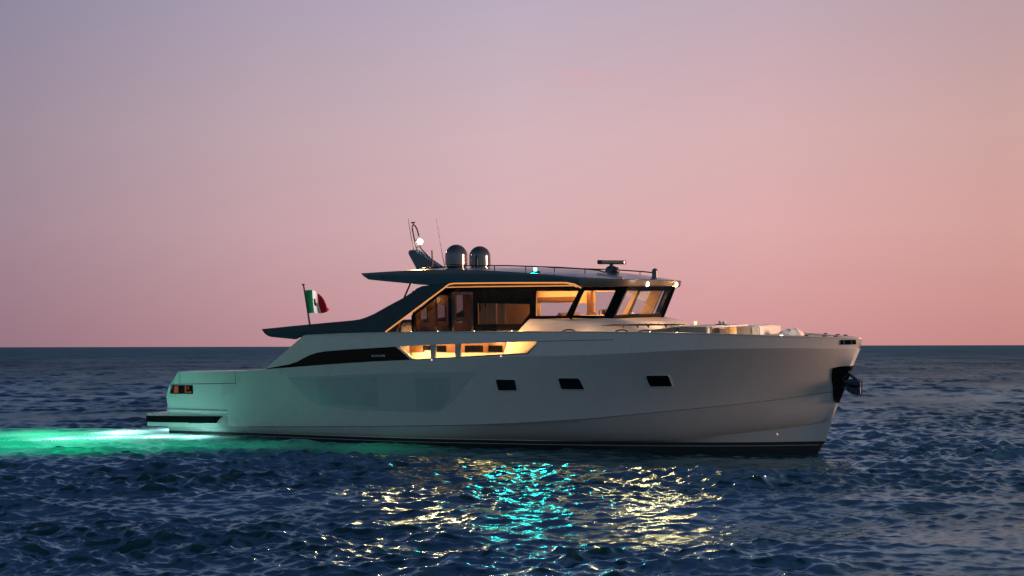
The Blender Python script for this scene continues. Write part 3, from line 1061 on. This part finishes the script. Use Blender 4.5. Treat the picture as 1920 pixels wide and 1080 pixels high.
for x in RX:
    w, u, l_, c_ = ip(x, wt_x, wt_w), ip(x, zu_x, zu), ip(x, zl_x, zl), ip(x, zc_x, zc)
    g = lambda f: u + (c_ - u) * (1 - f * f)
    top.append([(x, -w, u)] + [(x, -w * f, max(u + .004, g(f))) for f in (.97, .85, .6, .3, 0, -.3, -.6, -.85, -.97)] + [(x, w, u)])
    edge.append([(x, -w, u), (x - .01, -(w + (0.012 if x < 5.4 else 0)), u * .55 + l_ * .45), (x - (.03 if x > 5 else 0), -max(0, w - .02), l_)])
    wi = max(0.0, w - .42) if x < 4.2 else max(0.0, w - .2)
    zi = min(l_ - .0, 4.50 - .014 * max(0, x)) if x > -.3 else l_ - .02
    soff.append([(x - (.03 if x > 5 else 0), -max(0, w - .02), l_), (x - (.05 if x > 5 else 0), -wi, zi), (x - (.05 if x > 5 else 0), wi, zi), (x - (.03 if x > 5 else 0), max(0, w - .02), l_)])
rf = MB()
nfront = RX.index(4.14)
rf.grid(top)
rf.grid(edge[:nfront + 1])
rf.grid([[(x, -y, z) for x, y, z in r] for r in edge[:nfront + 1]])
rf.grid([top[0], [(x, y, 4.985) for x, y, z in top[0]]])
roof = rf.build('roof', M['roof'], smooth=True, angle=28)
vi = MB().grid(edge[nfront:])
vi.grid([[(x, -y, z) for x, y, z in r] for r in edge[nfront:]])
vi.build('roof_visor', M['visor'], parent=roof, smooth=True)
MB().grid(soff).build('roof_soffit', M['wood'], parent=roof)
pair(MB().grid([[(x, -y * .999, z - .006) for x, y, z in [e[0] for e in edge[nfront:]]], [(x + .004, -y * 1.001, z + .008) for x, y, z in [e[0] for e in edge[nfront:]]]]), 'visor_trim', M['steel'], (roof, roof))
# struts under the roof tail
for s in (-1, 1):
    MB().tube([(-1.34, s * 2.3, 4.64), (-1.56, s * 2.33, 4.20)], .028, 6).build('roof_strut', M['blackm'])
    MB().tube([(-1.62, s * 2.0, 4.3), (-2.05, s * 2.0, 3.2)], .03, 6).build('roof_strut', M['leather'])
    MB().tube([(-1.9, s * 1.8, 3.5), (-1.55, s * 1.8, 3.56)], .02, 6).build('roof_strut', M['leather'])
# cream sofa in the aft cockpit
af = MB().box((-2.0, -1.9, 2.95), (-1.62, .6, 3.49)).box((-2.6, -1.9, 2.06), (-1.62, .6, 2.95))
af.build('cockpit_sofa', M['fabric'], bevel=.06)

# roof equipment
for y in (-.7, .7):
    d = MB().lathe([(.0, .0), (.27, .0), (.30, .03), (.30, .09), (.335, .11), (.335, .38)] + [(.335 * math.cos(a), .38 + .335 * math.sin(a)) for a in np.linspace(.08, math.pi / 2, 12)], (-.73, y, 5.10), 40)
    d.build('satellite_dome', M['dome'], smooth=True)
ra = MB().lathe([(.0, 0), (.16, 0), (.20, .05), (.19, .14), (.13, .21), (.06, .24), (.05, .30), (.0, .30)], (4.03, 0, 4.80), 28)
rad = ra.build('radar_pedestal', M['roof'], smooth=True)
bar = MB()
prof = rounded([(-.06, -.055), (.06, -.055), (.075, 0), (.06, .06), (-.06, .06), (-.075, 0)], .02, 2)
ax = Vector((.99, -.12, -.045)).normalized()
rows_ = []
for t in (-.44, -.43, .43, .44):
    sc_ = .75 if abs(t) > .435 else 1
    rows_.append([(4.05 + ax.x * t - ax.y * p[0] * sc_, ax.y * t + ax.x * p[0] * sc_, 5.135 + ax.z * t + p[1] * sc_) for p in prof])
bar.grid(rows_, closed=True)
bar.add(rows_[0], [tuple(range(len(prof)))]).add(rows_[-1], [tuple(range(len(prof)))])
bar.build('radar_antenna', M['brass'], parent=rad, smooth=True)
cap = MB()
rows_ = [[(4.05 + ax.x * t - ax.y * p[0] * 1.06, ax.y * t + ax.x * p[0] * 1.06, 5.135 + ax.z * t + p[1] * 1.06) for p in prof] for t in (-.45, -.30)]
cap.grid(rows_, closed=True).add(rows_[0], [tuple(range(len(prof)))]).add(rows_[1], [tuple(range(len(prof)))])
cap.build('antenna_end_cap', M['blackm'], parent=rad, smooth=True)
hc_ = MB().lathe([(.0, -.12), (.08, -.10), (.12, -.03), (.12, .03), (.08, .10), (0, .12)], (4.26, -.25, 4.88), 20)
hc_.box((4.0, -.30, 4.74), (4.42, -.16, 4.80))
hc_.build('search_light', M['blackm'], smooth=True)
MB().lathe([(0, -.05), (.09, -.05), (.095, .0), (.085, .05), (.085, .19)] + [(.085 * math.cos(a), .19 + .085 * math.sin(a)) for a in np.linspace(.1, math.pi / 2, 8)], (5.24, .3, 4.66), 24).build('night_camera', M['roof'], smooth=True)
# handrail round the roof
hp = [(-1.14, 5.09), (.3, 5.115), (1.71, 5.075), (2.64, 5.02), (3.4, 4.97), (4.19, 4.90), (4.5, 4.86), (4.67, 4.80)]
rr_ = MB().tube([(x, -1.98 + .10 * max(0, (x - 3.4)), z) for x, z in hp], .019, 8)
for x in (-1.0, .2, 1.3, 2.3, 3.2, 4.1):
    z = float(np.interp(x, [p[0] for p in hp], [p[1] for p in hp]))
    rr_.tube([(x, -1.98 + .10 * max(0, x - 3.4), z), (x, -1.98 + .10 * max(0, x - 3.4), z - .14)], .014, 6)
pair(rr_, 'roof_rail', M['blackm'], smooth=True)
# mast fin
fin = [(-2.70, 5.06), (-2.53, 5.13), (-2.84, 5.70), (-2.80, 5.735), (-2.60, 5.755), (-2.50, 5.70), (-2.0, 5.38), (-1.72, 5.20), (-1.66, 5.06)]
fin = [(-2.52, 5.06), (-2.53, 5.17), (-2.83, 5.64), (-2.82, 5.73), (-2.62, 5.755), (-2.50, 5.69), (-2.25, 5.53), (-1.75, 5.23), (-1.62, 5.06)]
mf = MB().plate(fin, [], lambda x, z: (x, -.17 + .05 * max(0, (z - 5.2)), z), .34)
mast = mf.build('mast', M['roof'], bevel=.03)
lt = MB().tube([(-2.56, -.02, 5.72), (-2.66, -.02, 6.1), (-2.73, -.02, 6.42), (-2.72, -.02, 6.50), (-2.68, -.02, 6.53), (-2.62, -.02, 6.50), (-2.55, -.02, 6.38), (-2.48, -.02, 6.16)], .021, 8)
lt.tube([(-2.46, -.02, 5.92), (-2.42, -.02, 5.78), (-2.16, -.02, 5.53), (-2.10, -.02, 5.50)], .02, 8)
lt.tube([(-2.62, -.02, 6.04), (-2.42, -.02, 6.08)], .014, 6).tube([(-2.58, -.02, 5.84), (-2.44, -.02, 5.83)], .014, 6)
lt.tube([(-2.76, -.02, 6.60), (-2.63, -.02, 6.60)], .022, 8).tube([(-2.69, -.02, 6.53), (-2.69, -.02, 6.59)], .018, 6)
lt.build('mast_frame', M['blackm'], parent=mast, smooth=True)
MB().lathe([(.0, -.085), (.06, -.065), (.085, 0), (.06, .065), (0, .085)], (-2.43, -.05, 5.99), 20).build('mast_lamp', M['lamp_warm2'], parent=mast, smooth=True)
MB().tube([(-2.81, -.12, 6.73), (-2.72, -.12, 6.2), (-2.60, -.12, 5.66), (-2.50, -.12, 5.1)], [.008, .011, .014, .016], 6).build('whip_antenna', M['blackm'], smooth=True)
MB().tube([(-1.91, .1, 6.70), (-1.78, .1, 5.9), (-1.62, .1, 5.1)], [.008, .011, .018], 6).build('whip_antenna', M['stripe'], smooth=True)
MB().tube([(-1.65, -.6, 5.68), (-1.64, -.6, 5.1)], .024, 8).build('stub_antenna', M['leather'], smooth=True)
# side light on the roof edge
nl = MB().box((2.60, -2.18, 4.84), (2.80, -2.06, 4.895)).build('navigation_light', M['blackm'], bevel=.01)
MB().lathe([(0, -.05), (.040, -.045), (.045, 0), (.040, .045), (0, .05)], (2.69, -2.15, 4.935), 18).build('green_lens', M['lamp_green'], parent=nl, smooth=True)
lamp('mast_beam', 'SPOT', (-2.43, -.16, 6.0), 1150, (1.0, .53, .19), aim=(.1, -1, -.22), spot_size=R(74), spot_blend=.5, shadow_soft_size=.18)
lamp('side_light_beam', 'SPOT', (2.70, -2.28, 4.94), 290, (0.0, .90, .70), aim=(.35, -1, -.22), spot_size=R(80), spot_blend=.5, shadow_soft_size=.18)
# two forward floodlights in the visor
for y in (-1.0, 1.15):
    xx = 5.50 if y < 0 else 5.49
    fl = MB().lathe([(.0, -.02), (.075, -.02), (.085, .03), (.0, .03)], (xx, y, 4.475), 20, axis='X').build('flood_light', M['steel'], smooth=True)
    MB().lathe([(.0, -.0), (.072, .0), (.066, .03), (.04, .055), (0, .065)], (xx + .034, y, 4.475), 20, axis='X').build('flood_lens', M['lamp_warm'], parent=fl, smooth=True)
    lamp('flood_beam', 'SPOT', (xx + .11, y - .02, 4.46), 290, (1.0, .53, .19), aim=(.35, -1, -.22), spot_size=R(54), spot_blend=.5, shadow_soft_size=.18)
    lamp('flood_spill', 'SPOT', (xx + .12, y, 4.46), 230, (1.0, .80, .54), aim=(1, -.05 * y, -.33), spot_size=R(36), spot_blend=.7, shadow_soft_size=.06)

# cabin lamps
lamp('cabin_lamp', 'AREA', (3.5, 0.2, 4.40), 60, (1.0, .50, .18), aim=(0, 0, -1), shape='RECTANGLE', size=1.6, size_y=2.6)
lamp('cabin_lamp', 'AREA', (2.0, 1.5, 4.38), 40, (1.0, .48, .16), aim=(0, .5, -1), shape='RECTANGLE', size=2.6, size_y=.2)
lamp('cabin_lamp', 'POINT', (4.2, .7, 4.25), 10, (1.0, .50, .18), shadow_soft_size=.1)
lamp('cabin_lamp', 'POINT', (.9, -.6, 4.2), 14, (1.0, .50, .20), shadow_soft_size=.1)
lamp('cabin_lamp', 'POINT', (-.9, .4, 4.2), 9, (1.0, .48, .20), shadow_soft_size=.1)
lamp('cockpit_lamp', 'POINT', (-2.1, -1.2, 4.35), 16, (1.0, .58, .26), shadow_soft_size=.1)
lamp('soffit_lamp', 'AREA', (1.9, -2.08, 4.44), 14, (1.0, .50, .18), aim=(0, -.1, -1), shape='RECTANGLE', size=4.2, size_y=.08)
lamp('soffit_lamp', 'AREA', (1.9, 2.08, 4.44), 9, (1.0, .50, .18), aim=(0, .1, -1), shape='RECTANGLE', size=4.2, size_y=.08)
# side deck lamps behind the bulwark opening
lamp('side_deck_lamp', 'AREA', (-.2, -2.5, 3.10), 70, (1.0, .55, .20), aim=(0, .6, -1), shape='RECTANGLE', size=2.6, size_y=.06)
lamp('side_deck_lamp', 'AREA', (1.2, -2.4, 3.05), 34, (1.0, .50, .16), aim=(1, .0, -.4), shape='RECTANGLE', size=.3, size_y=.3)
lamp('side_deck_lamp', 'AREA', (-1.3, -2.52, 2.62), 14, (1.0, .62, .25), aim=(.8, .5, -.4), shape='RECTANGLE', size=.3, size_y=.1)
lamp('side_deck_lamp', 'POINT', (2.35, -2.40, 3.22), 5, (1.0, .45, .16), shadow_soft_size=.06)
lamp('side_deck_lamp', 'POINT', (4.2, -2.3, 3.10), 3.5, (1.0, .50, .22), shadow_soft_size=.06)
lamp('side_deck_lamp', 'POINT', (5.2, -2.32, 2.95), 3.5, (1.0, .56, .26), shadow_soft_size=.06)
for x in (-1.1, -.2, 1.0, 2.2, 6.15, 6.85):
    MB().lathe([(0, -.012), (.015, 0), (0, .012)], (x, -(b_sheer(x) - .02), zz('sheer', x) + .02), 10).build('courtesy_light', M['lamp_dot'], smooth=True)
for x, z in ((-.35, 2.452), (1.9, 2.565)):
    MB().lathe([(0, -.010), (.010, 0), (0, .010)], (x, bul_y(x, z) - .012, z), 8).build('courtesy_light', M['lamp_dot'], smooth=True)
# mooring cleats on the cap rail
for x in (3.89, 5.37, 6.0):
    y0, z0 = -(b_sheer(x) - .09), zz('sheer', x)
    pair(MB().tube([(x - .18, y0, z0 + .02), (x - .07, y0, z0 + .055), (x + .07, y0, z0 + .055), (x + .18, y0, z0 + .02)], .02, 8), 'cleat', M['leather'], smooth=True)
for x in (9.9, 10.3, 10.55):
    y0, z0 = -(b_sheer(x) - .06), zz('sheer', x)
    pair(MB().tube([(x - .05, y0, z0 + .02), (x, y0, z0 + .03), (x + .05, y0, z0 + .02)], .014, 8), 'cleat', M['blackm'], smooth=True)

# foredeck seating
fs_ = MB()
fs_.plate([(5.50, 2.56), (5.50, 3.19), (6.62, 3.295), (6.63, 2.56)], [], lambda x, z: (x, -1.62 - .06 * (6.62 - x), z), .22)
s1 = fs_.build('foredeck_seat', M['seatfab'], bevel=.025)
fs_ = MB().plate([(6.65, 2.56), (6.65, 3.30), (7.43, 3.285), (7.43, 2.56)], [], lambda x, z: (x, -1.60 + .10 * (x - 6.65), z), .22)
fs_.build('foredeck_seat', M['seatfab'], bevel=.025)
tb_ = MB().box((6.05, -.75, 3.27), (7.85, .65, 3.315))
tbl = tb_.build('foredeck_table', M['white'], bevel=.012)
MB().box((6.5, -.12, 2.56), (6.66, .12, 3.27)).build('table_leg', M['lining'], parent=tbl, bevel=.01)
MB().box((7.5, -.3, 2.56), (7.62, .3, 3.27)).build('table_leg', M['lining'], parent=tbl, bevel=.01)
so = MB()
so.box((7.15, 1.12, 2.56), (8.55, 1.34, 3.285)).box((8.34, -.55, 2.56), (8.55, 1.12, 3.285)).box((7.15, .5, 2.56), (8.34, 1.12, 2.95))
sofa = so.build('foredeck_sofa', M['white'], bevel=.03)
for x0, x1 in ((7.32, 7.78), (7.80, 8.28)):
    MB().box((x0, 1.03, 2.97), (x1, 1.12, 3.225)).build('sofa_cushion', M['fabric'], parent=sofa, bevel=.03)
MB().plate([(7.02, 2.9), (7.10, 3.23), (7.16, 3.23), (7.16, 2.9)], [], lambda x, z: (x, -.2, z), .5).build('sofa_armrest', M['seatfab'], parent=sofa, bevel=.025)
sp_ = MB()
xs2 = np.linspace(8.62, 10.55, 16)
sp_.grid([[(x, -(b_sheer(x) - .22), 2.60) for x in xs2], [(x, -(b_sheer(x) - .28), 3.01 - .045 * (x - 8.6)) for x in xs2], [(x, 0, 3.05 - .045 * (x - 8.6)) for x in xs2],
          [(x, (b_sheer(x) - .28), 3.03 - .045 * (x - 8.6)) for x in xs2], [(x, (b_sheer(x) - .22), 2.6) for x in xs2]])
sp_.build('sun_pad', M['fabric'], smooth=True)
lamp('foredeck_lamp', 'POINT', (7.75, -1.25, 3.02), 16, (1.0, .66, .42), shadow_soft_size=.05)  # added point lamp without a fitting, brightens the sofa cushions
lamp('foredeck_lamp', 'POINT', (9.2, -.75, 3.05), 7, (1.0, .78, .58), shadow_soft_size=.05)
lamp('foredeck_lamp', 'POINT', (7.1, .1, 3.12), 5, (1.0, .52, .16), shadow_soft_size=.05)
lamp('foredeck_lamp', 'POINT', (7.8, .25, 3.02), 5, (1.0, .62, .34), shadow_soft_size=.05)

# flagstaff
lamp('added_flag_spot', 'SPOT', (-3.0, -1.3, 4.74), 280, (1.0, .90, .84), aim=(-1.8, -1.0, -.62), spot_size=R(34), spot_blend=.6, shadow_soft_size=.04)  # added spot with no fitting on the yacht, brightens the flag
MB().tube([(-5.23, -2.3, 4.71), (-5.10, -2.3, 4.0), (-5.0, -2.3, 3.42)], [.022, .026, .030], 8).lathe([(0, -.02), (.045, -.02), (.045, .02), (0, .02)], (-5.235, -2.3, 4.715), 12).build('flagstaff', M['blackm'], smooth=True)

# underwater lights at the transom, and added spots for the scattered glow
UW = [(-10.95, -1.9, -.30), (-10.95, -.7, -.30), (-10.95, .7, -.30), (-10.95, 1.9, -.30)]
for (x, y, z) in UW:
    ul = MB().lathe([(0, -.03), (.08, -.03), (.09, .0), (.0, .0)], (x + .1, y, z), 18, axis='X').build('underwater_light', M['steel'], smooth=True)
    MB().lathe([(0, -.034), (.06, -.034), (.06, -.031), (0, -.031)], (x + .1, y, z), 18, axis='X').build('light_lens', M['under_lens'], parent=ul)
UWG = (.04, 1.0, .44)
UWW = (1.0, .95, .82)
for (x, y, z, e, c, ang) in ((-11.2, -5.4, -1.5, 900, UWG, 156), (-14.4, -4.6, -1.6, 950, UWG, 154), (-13.2, -7.9, -1.5, 700, UWG, 152),
                             (-9.6, -8.0, -1.4, 560, UWG, 152), (-11.8, -9.8, -1.4, 330, UWG, 150), (-7.4, -6.2, -1.4, 270, UWG, 150), (-5.0, -4.9, -1.3, 60, UWG, 154), (-1.5, -4.2, -1.2, 40, UWG, 154),
                             (-11.8, -.6, -.55, 700, UWW, 164), (-12.6, -2.6, -.5, 600, UWW, 164), (-9.0, -3.15, -.40, 360, UWW, 166),
                             (-10.2, -3.5, -.44, 420, UWW, 166), (-11.4, -4.3, -.44, 400, UWW, 166), (-12.4, -5.4, -.44, 260, UWW, 166)):
    lamp('added_scatter_spot', 'SPOT', (x, y, z), e, c, aim=(0.01, 0, 1), spot_size=R(ang), spot_blend=.6, shadow_soft_size=.1)  # added below the surface, standing in for light scattered by the water


# ------------------------------------------------------------------ loose things on board
def loose(name, mb, mats, label, cat, loc, group=None, **kw):
    o = mb.build(name, mats, parent=None, **kw)
    o.matrix_world = ROOT @ Matrix.Translation(loc)
    o['label'] = label
    o['category'] = cat
    if group:
        o['group'] = group
    return o


# ensign: three stripes waving from the staff
fg = empty('flag', ROOT @ Matrix.Translation((-5.15, -2.3, 4.0)), 'small green, white and red ensign waving from the black staff above the stern', 'flag')
nu, nv = 36, 14


def flag_p(u, v, off=0.0):
    # u along the fly, v down the hoist
    hx = -.03 + .12 * v
    topz = .53 - .02 * u - .10 * u ** 3 - .36 * u ** 7
    botz = -.17 - .03 * u + .16 * u ** 4
    x = hx + u * (.80 - .45 * hx) - .06 * (1 - v) * u * u - .05 * math.sin(math.pi * v) * u
    z = topz * (1 - v) + botz * v + .02 * math.sin(6 * u)
    y = .09 * math.sin(7.5 * u + 1.2 * v) * (u ** .7) + off
    return (x, y, z)


for (u0, u1, nm, mt) in ((0, 1 / 3, 'green_stripe', 'flag_green'), (1 / 3, 2 / 3, 'white_stripe', 'flag_white'), (2 / 3, 1, 'red_stripe', 'flag_red')):
    g = [[flag_p(u, v, -.002) for u in np.linspace(u0, u1, 13)] for v in np.linspace(0, 1, nv)]
    MB().grid(g).build(nm, M[mt], parent=fg, smooth=True, angle=80)
em = MB()
for (a0, a1, c0, c1, mi) in ((.41, .50, .35, .50, 0), (.50, .59, .35, .50, 1), (.41, .50, .50, .66, 2), (.50, .59, .50, .66, 0)):
    for off in (-.008, .004):
        em.grid([[flag_p(u, v, off) for u in np.linspace(a0, a1, 4)] for v in np.linspace(c0, c1, 4)], mi)
for off in (-.010, .006):
    em.grid([[flag_p(u, v, off) for u in (.53, .56)] for v in (.39, .46)], 0)
    em.grid([[flag_p(u, v, off) for u in (.53, .56)] for v in (.54, .62)], 1)
em.build('emblem', [M['flag_red'], M['flag_white'], M['flag_blue']], parent=fg)

cupmb = MB().lathe([(0, 0), (.035, 0), (.05, .105), (.044, .105), (.03, .012), (0, .012)], (0, 0, 0), 20)
loose('candle_cup', cupmb, M['candle'], 'small glowing cream candle cup alone on the foredeck table', 'candle', (6.54, 0, 3.317), smooth=True)
tray = empty('serving_tray', ROOT @ Matrix.Translation((7.28, 0, 3.317)), 'flat round green tray under the white bowls on the foredeck table', 'tray')
MB().lathe([(0, 0), (.15, 0), (.165, .022), (.155, .022), (.14, .008), (0, .008)], (0, 0, 0), 24).build('tray_base', M['green_tray'], parent=tray, smooth=True)
for k, (px, py) in enumerate(((-.02, -.03), (.05, .05), (.11, -.05), (.03, -.09))):
    loose('bowl', MB().lathe([(0, 0), (.03, 0), (.046, .10 - .008 * k), (.041, .10 - .008 * k), (.028, .01), (0, .01)], (0, 0, 0), 16), M['bowl_white'],
          'small white bowl in the cluster on the green foredeck tray', 'bowl', (7.28 + px, py, 3.326), group='white bowls on the green tray', smooth=True)


def towel_mesh(L, W, H, seed):
    rs = np.random.RandomState(seed)
    ph = rs.uniform(0, 6, 6)
    g = []
    for i in range(25):
        u = i / 24
        r_ = []
        for j in range(17):
            v = j / 16
            a = (math.sin(math.pi * u) ** .45) * (math.sin(math.pi * v) ** .4)
            h = H * a * (.74 + .16 * math.sin(4.2 * u + ph[0] + 1.5 * v) + .08 * math.sin(7 * v + ph[1] + 3 * u) + .05 * math.sin(13 * u - 5 * v + ph[2]))
            r_.append(((u - .5) * L, (v - .5) * W, max(.0, h)))
        g.append(r_)
    return MB().grid(g)


loose('towel', towel_mesh(.42, .5, .20, 3), M['towel'], 'crumpled white towel heaped against the end of the foredeck sofa', 'towel', (9.02, .32, 3.03), smooth=True, angle=80)
loose('towel', towel_mesh(.36, .42, .25, 8), M['towel'], 'folded lilac white towel lying nearer the bow than the crumpled one', 'towel', (9.30, .25, 3.00), smooth=True, angle=80)

# ------------------------------------------------------------------ the sea
rng = np.random.RandomState(11)
nf = 900
th = np.concatenate([np.linspace(-R(30), R(30), nf, endpoint=False), np.linspace(R(30), 2 * math.pi - R(30), 110, endpoint=False)])
rr = [0.6 * 1.32 ** i for i in range(11)]
r_ = 11.0
while r_ < 1300:
    rr.append(r_)
    r_ += float(np.interp(r_, [11, 22, 45, 150, 420, 1300], [.028, .038, .095, .40, .95, 2.2]))
while r_ < 60000:
    rr.append(r_)
    r_ *= 1.03
rr = np.array(rr)
drv = np.gradient(rr)
RRm, THm = np.meshgrid(rr, th, indexing='ij')
px, py = RRm * np.sin(THm), RRm * np.cos(THm)
hz = np.zeros_like(px)
dx = np.zeros_like(px)
dy = np.zeros_like(px)
# gusty patches: rougher and smoother water
gust = np.ones_like(px)
for lam, a in ((37, .18), (23, .16), (14, .16), (8.5, .12)):
    for q in range(2):
        d = rng.uniform(0, 2 * math.pi)
        k = 2 * math.pi / lam
        gust += a * np.sin(k * (px * math.cos(d) + 1.5 * py * math.sin(d)) + rng.uniform(0, 6.28))
gust = np.clip(gust, .35, 1.7)
# calmer water close along the near side of the hull
bx0, by0 = -0.65028962, 38.59744016
lx = (px - bx0) * math.cos(T) - (py - by0) * math.sin(T)
ly = (px - bx0) * math.sin(T) + (py - by0) * math.cos(T)
near = np.exp(-(np.maximum(0, np.abs(ly + 2.0) - 2.5) / 1.6) ** 2) * np.exp(-(np.maximum(0, np.abs(lx) - 9.5) / 2.0) ** 2)
gust *= 1 - .45 * near
# water smoothed by the slow wash at the stern
wash = np.exp(-(((lx + 12.5) / 6.0) ** 2 + ((ly + 4.0) / 4.6) ** 2) ** 1.5)
gust *= 1 - .72 * wash
WIND = R(-78)
ncomp = 170
lams = np.exp(np.linspace(math.log(.10), math.log(9.0), ncomp))
steep = np.interp(np.log(lams), np.log([.10, .16, .35, .8, 1.8, 3.5, 6, 9]), [.030, .044, .050, .038, .019, .011, .007, .004])
for lam, stp in zip(lams, steep):
    lam *= rng.uniform(.97, 1.03)
    k = 2 * math.pi / lam
    spread = np.interp(math.log(lam), [math.log(.10), math.log(9)], [R(36), R(18)])
    d = WIND + rng.normal(0, spread)
    amp = stp / k * rng.uniform(.6, 1.4) * 1.25
    ph = rng.uniform(0, 2 * math.pi)
    wgt = np.clip((lam - 2.2 * drv) / (1.6 * drv), 0, 1)
    idx = np.where(wgt > 0)[0]
    if len(idx) == 0:
        continue
    s = slice(idx[0], idx[-1] + 1)
    kx, ky = k * math.cos(d), k * math.sin(d)
    phase = kx * px[s] + ky * py[s] + ph
    w = wgt[s][:, None] * (gust[s] if lam < 3.2 else 1.0 - .5 * wash[s])
    hz[s] += amp * w * np.cos(phase)
    q = .85 * amp * w * np.sin(phase)
    dx[s] -= q * math.cos(d)
    dy[s] -= q * math.sin(d)
fade = np.clip((3000 - RRm) / 2000, 0, 1)
hz *= fade
vx = (px + dx * fade).ravel()
vy = (py + dy * fade).ravel()
vz = hz.ravel()
nr, nt = RRm.shape
co_ = np.stack([vx, vy, vz], 1).astype(np.float32)
ii, jj = np.meshgrid(np.arange(nr - 1), np.arange(nt), indexing='ij')
j2 = (jj + 1) % nt
quads = np.stack([ii * nt + jj, ii * nt + j2, (ii + 1) * nt + j2, (ii + 1) * nt + jj], -1).reshape(-1, 4)[:, ::-1]
me = bpy.data.meshes.new('sea')
me.vertices.add(len(co_))
me.vertices.foreach_set('co', co_.ravel())
nq = len(quads)
me.loops.add(nq * 4)
me.polygons.add(nq)
me.loops.foreach_set('vertex_index', quads.astype(np.int32).ravel())
me.polygons.foreach_set('loop_start', np.arange(0, nq * 4, 4, dtype=np.int32))
me.polygons.foreach_set('loop_total', np.full(nq, 4, dtype=np.int32))
me.polygons.foreach_set('use_smooth', np.ones(nq, dtype=bool))
me.update(calc_edges=True)
sea = bpy.data.objects.new('sea', me)
COL.objects.link(sea)
sea['kind'] = 'structure'

wm = bpy.data.materials.new('sea_water')
wm.use_nodes = True
t = wm.node_tree
t.nodes.clear()
geo = N(t, 'ShaderNodeNewGeometry')
n1 = N(t, 'ShaderNodeTexNoise')
n1.inputs['Scale'].default_value = 13.0
n1.inputs['Detail'].default_value = 6.0
n1.inputs['Roughness'].default_value = 0.55
n2 = N(t, 'ShaderNodeTexNoise')
n2.inputs['Scale'].default_value = 1.1
n2.inputs['Detail'].default_value = 5.0
t.links.new(geo.outputs['Position'], n1.inputs['Vector'])
t.links.new(geo.outputs['Position'], n2.inputs['Vector'])
ln = N(t, 'ShaderNodeVectorMath', operation='LENGTH')
t.links.new(geo.outputs['Position'], ln.inputs[0])
b1_ = N(t, 'ShaderNodeBump')
b1_.inputs['Strength'].default_value = 0.55
b1_.inputs['Distance'].default_value = 0.012
t.links.new(n1.outputs['Fac'], b1_.inputs['Height'])
b2_ = N(t, 'ShaderNodeBump')
b2_.inputs['Distance'].default_value = 0.6
t.links.new(maprange(t, ln.outputs['Value'], 40, 260, 0.0, 0.9), b2_.inputs['Strength'])
t.links.new(n2.outputs['Fac'], b2_.inputs['Height'])
t.links.new(b1_.outputs[0], b2_.inputs['Normal'])
dif = N(t, 'ShaderNodeBsdfDiffuse')
dif.inputs[0].default_value = (0.002, 0.012, 0.026, 1)
tl = N(t, 'ShaderNodeBsdfTranslucent')
tl.inputs[0].default_value = (0.07, 0.19, 0.19, 1)
bodyA = N(t, 'ShaderNodeAddShader')
t.links.new(dif.outputs[0], bodyA.inputs[0])
t.links.new(tl.outputs[0], bodyA.inputs[1])
gl = N(t, 'ShaderNodeBsdfGlossy')
t.links.new(maprange(t, ln.outputs['Value'], 40, 500, 0.125, 0.36), gl.inputs['Roughness'])
t.links.new(mixc(t, maprange(t, ln.outputs['Value'], 80, 700), (0.52, 0.84, 1.0, 1), (0.40, 0.80, 1.0, 1)), gl.inputs['Color'])
t.links.new(b2_.outputs[0], gl.inputs['Normal'])
fr = N(t, 'ShaderNodeFresnel')
fr.inputs[0].default_value = 1.33
t.links.new(b2_.outputs[0], fr.inputs['Normal'])
mx = N(t, 'ShaderNodeMixShader')
t.links.new(math_node(t, 'MINIMUM', math_node(t, 'MULTIPLY', fr.outputs[0], 1.4),
                      maprange(t, ln.outputs['Value'], 20, 200, 0.50, 0.27)), mx.inputs[0])
t.links.new(bodyA.outputs[0], mx.inputs[1])
t.links.new(gl.outputs[0], mx.inputs[2])
mpw = N(t, 'ShaderNodeMapping')
mpw.inputs['Scale'].default_value = (0.03, 0.011, 1.0)
t.links.new(geo.outputs['Position'], mpw.inputs[0])
n3 = N(t, 'ShaderNodeTexNoise')
n3.inputs['Scale'].default_value = 2.2
n3.inputs['Detail'].default_value = 8.0
n3.inputs['Roughness'].default_value = 0.62
t.links.new(mpw.outputs[0], n3.inputs['Vector'])
old = mx.inputs[0].links[0].from_socket
t.links.new(math_node(t, 'MULTIPLY', old, maprange(t, n3.outputs['Fac'], 0.32, 0.68, 0.62, 1.25)), mx.inputs[0])
mo = N(t, 'ShaderNodeOutputMaterial')
t.links.new(mx.outputs[0], mo.inputs[0])
me.materials.append(wm)
